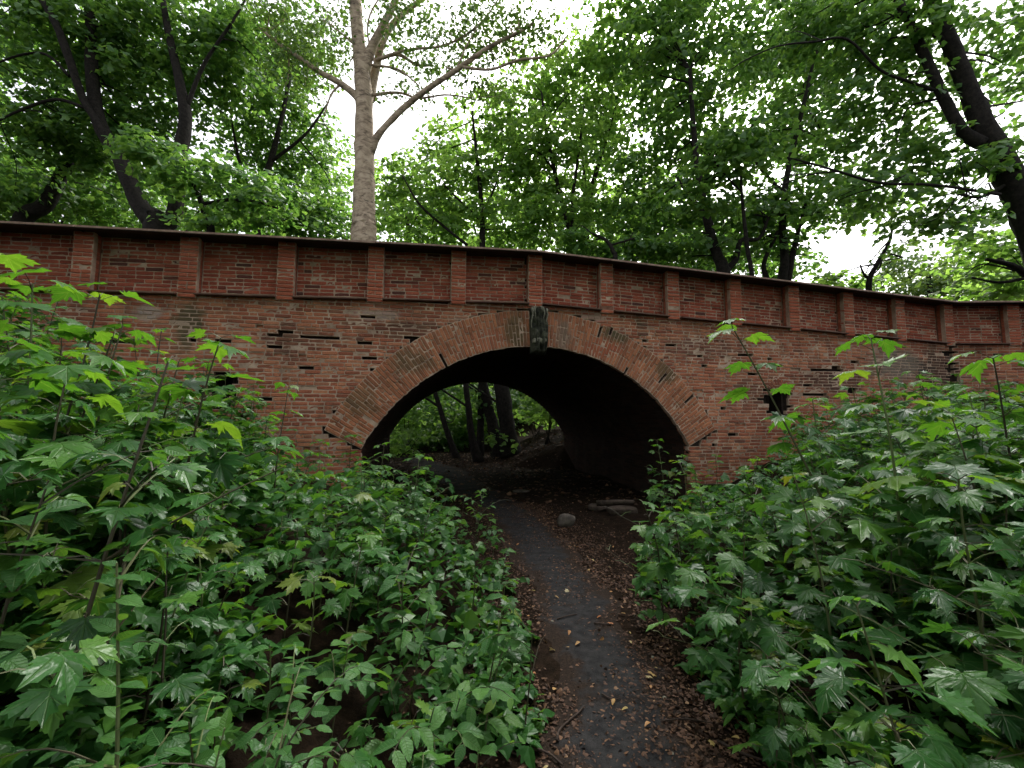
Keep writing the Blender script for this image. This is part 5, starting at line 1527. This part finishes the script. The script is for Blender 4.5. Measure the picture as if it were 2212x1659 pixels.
rock('rubble_stone', 'rounded dull stone between the boulder and the jamb', 1290, 1088, 8.6, 0.34, 0.14, 0.3, 6, M_log)
mb = MB()
c = at(1330, 1085, 8.25); gz = float(ground_z(c[0], c[1]))
tube(mb, np.array([[c[0] - 0.35, c[1] + 0.05, gz + 0.2], [c[0], c[1], gz + 0.23], [c[0] + 0.33, c[1] - 0.04, gz + 0.24]]), [0.05, 0.055, 0.045], 9, 0.08)
tag(obj('rotten_log', mb.mesh('rotten_log', True), M_log), 'short rotten log resting on the stones by the jamb', 'log')
TW_ = [([(1203, 1612), (1208, 1590), (1225, 1570), (1250, 1548), (1262, 1534)], 0.007, 'long dark curved twig lying across the path edge'),
       ([(1300, 1506), (1325, 1518), (1342, 1514)], 0.005, 'short curved dark twig on the bare asphalt'),
       ([(1203, 1343), (1225, 1336), (1246, 1332)], 0.006, 'straight twig lying beside the white pebble'),
       ([(1283, 1350), (1318, 1353)], 0.006, 'pale broken twig on the litter edge of the path'),
       ([(1150, 1628), (1185, 1640), (1215, 1665)], 0.007, 'reddish twig under the serrated leaves at the path edge'),
       ([(1550, 1610), (1610, 1640), (1680, 1660)], 0.008, 'long dark twig in the shadow of the maple thicket'),
       ([(1430, 1565), (1480, 1560), (1540, 1570)], 0.005, 'thin pale twig in the litter beneath the maple leaves')]
for pts, rad, lab in TW_:
    g_pts = []
    for (u, v) in pts:
        a_, b_ = u - 1106.0, v - 829.5
        d = at(u, v, 1.0) - np.array([0, 0, EYE])
        q = np.array([0, 0, EYE]) + d * (EYE / -d[2]); q[2] = float(ground_z(q[0], q[1])) + 0.02
        g_pts.append(q)
    mb = MB(); S_ = smooth_line(np.array(g_pts), 4); tube(mb, S_, np.linspace(rad, rad * 0.6, len(S_)), 6, 0.12)
    tag(obj('twig', mb.mesh('twig', True), M_twig), lab, 'twig')
for i, (u, v, lab) in enumerate([(1193, 1345, 'white pebble beside the straight twig on the path'), (1410, 1420, 'white pebble at the litter edge below the lone plant'), (1451, 1632, 'tiny white pebble on bare asphalt'), (1435, 1508, 'tiny pale pebble in the brown litter')]):
    d = at(u, v, 1.0) - np.array([0, 0, EYE]); q = d * (EYE / -d[2])
    rock('pebble', lab, u, v, q[1], 0.022, 0.016, 0.02, 20 + i, M_pale, 'pebble')
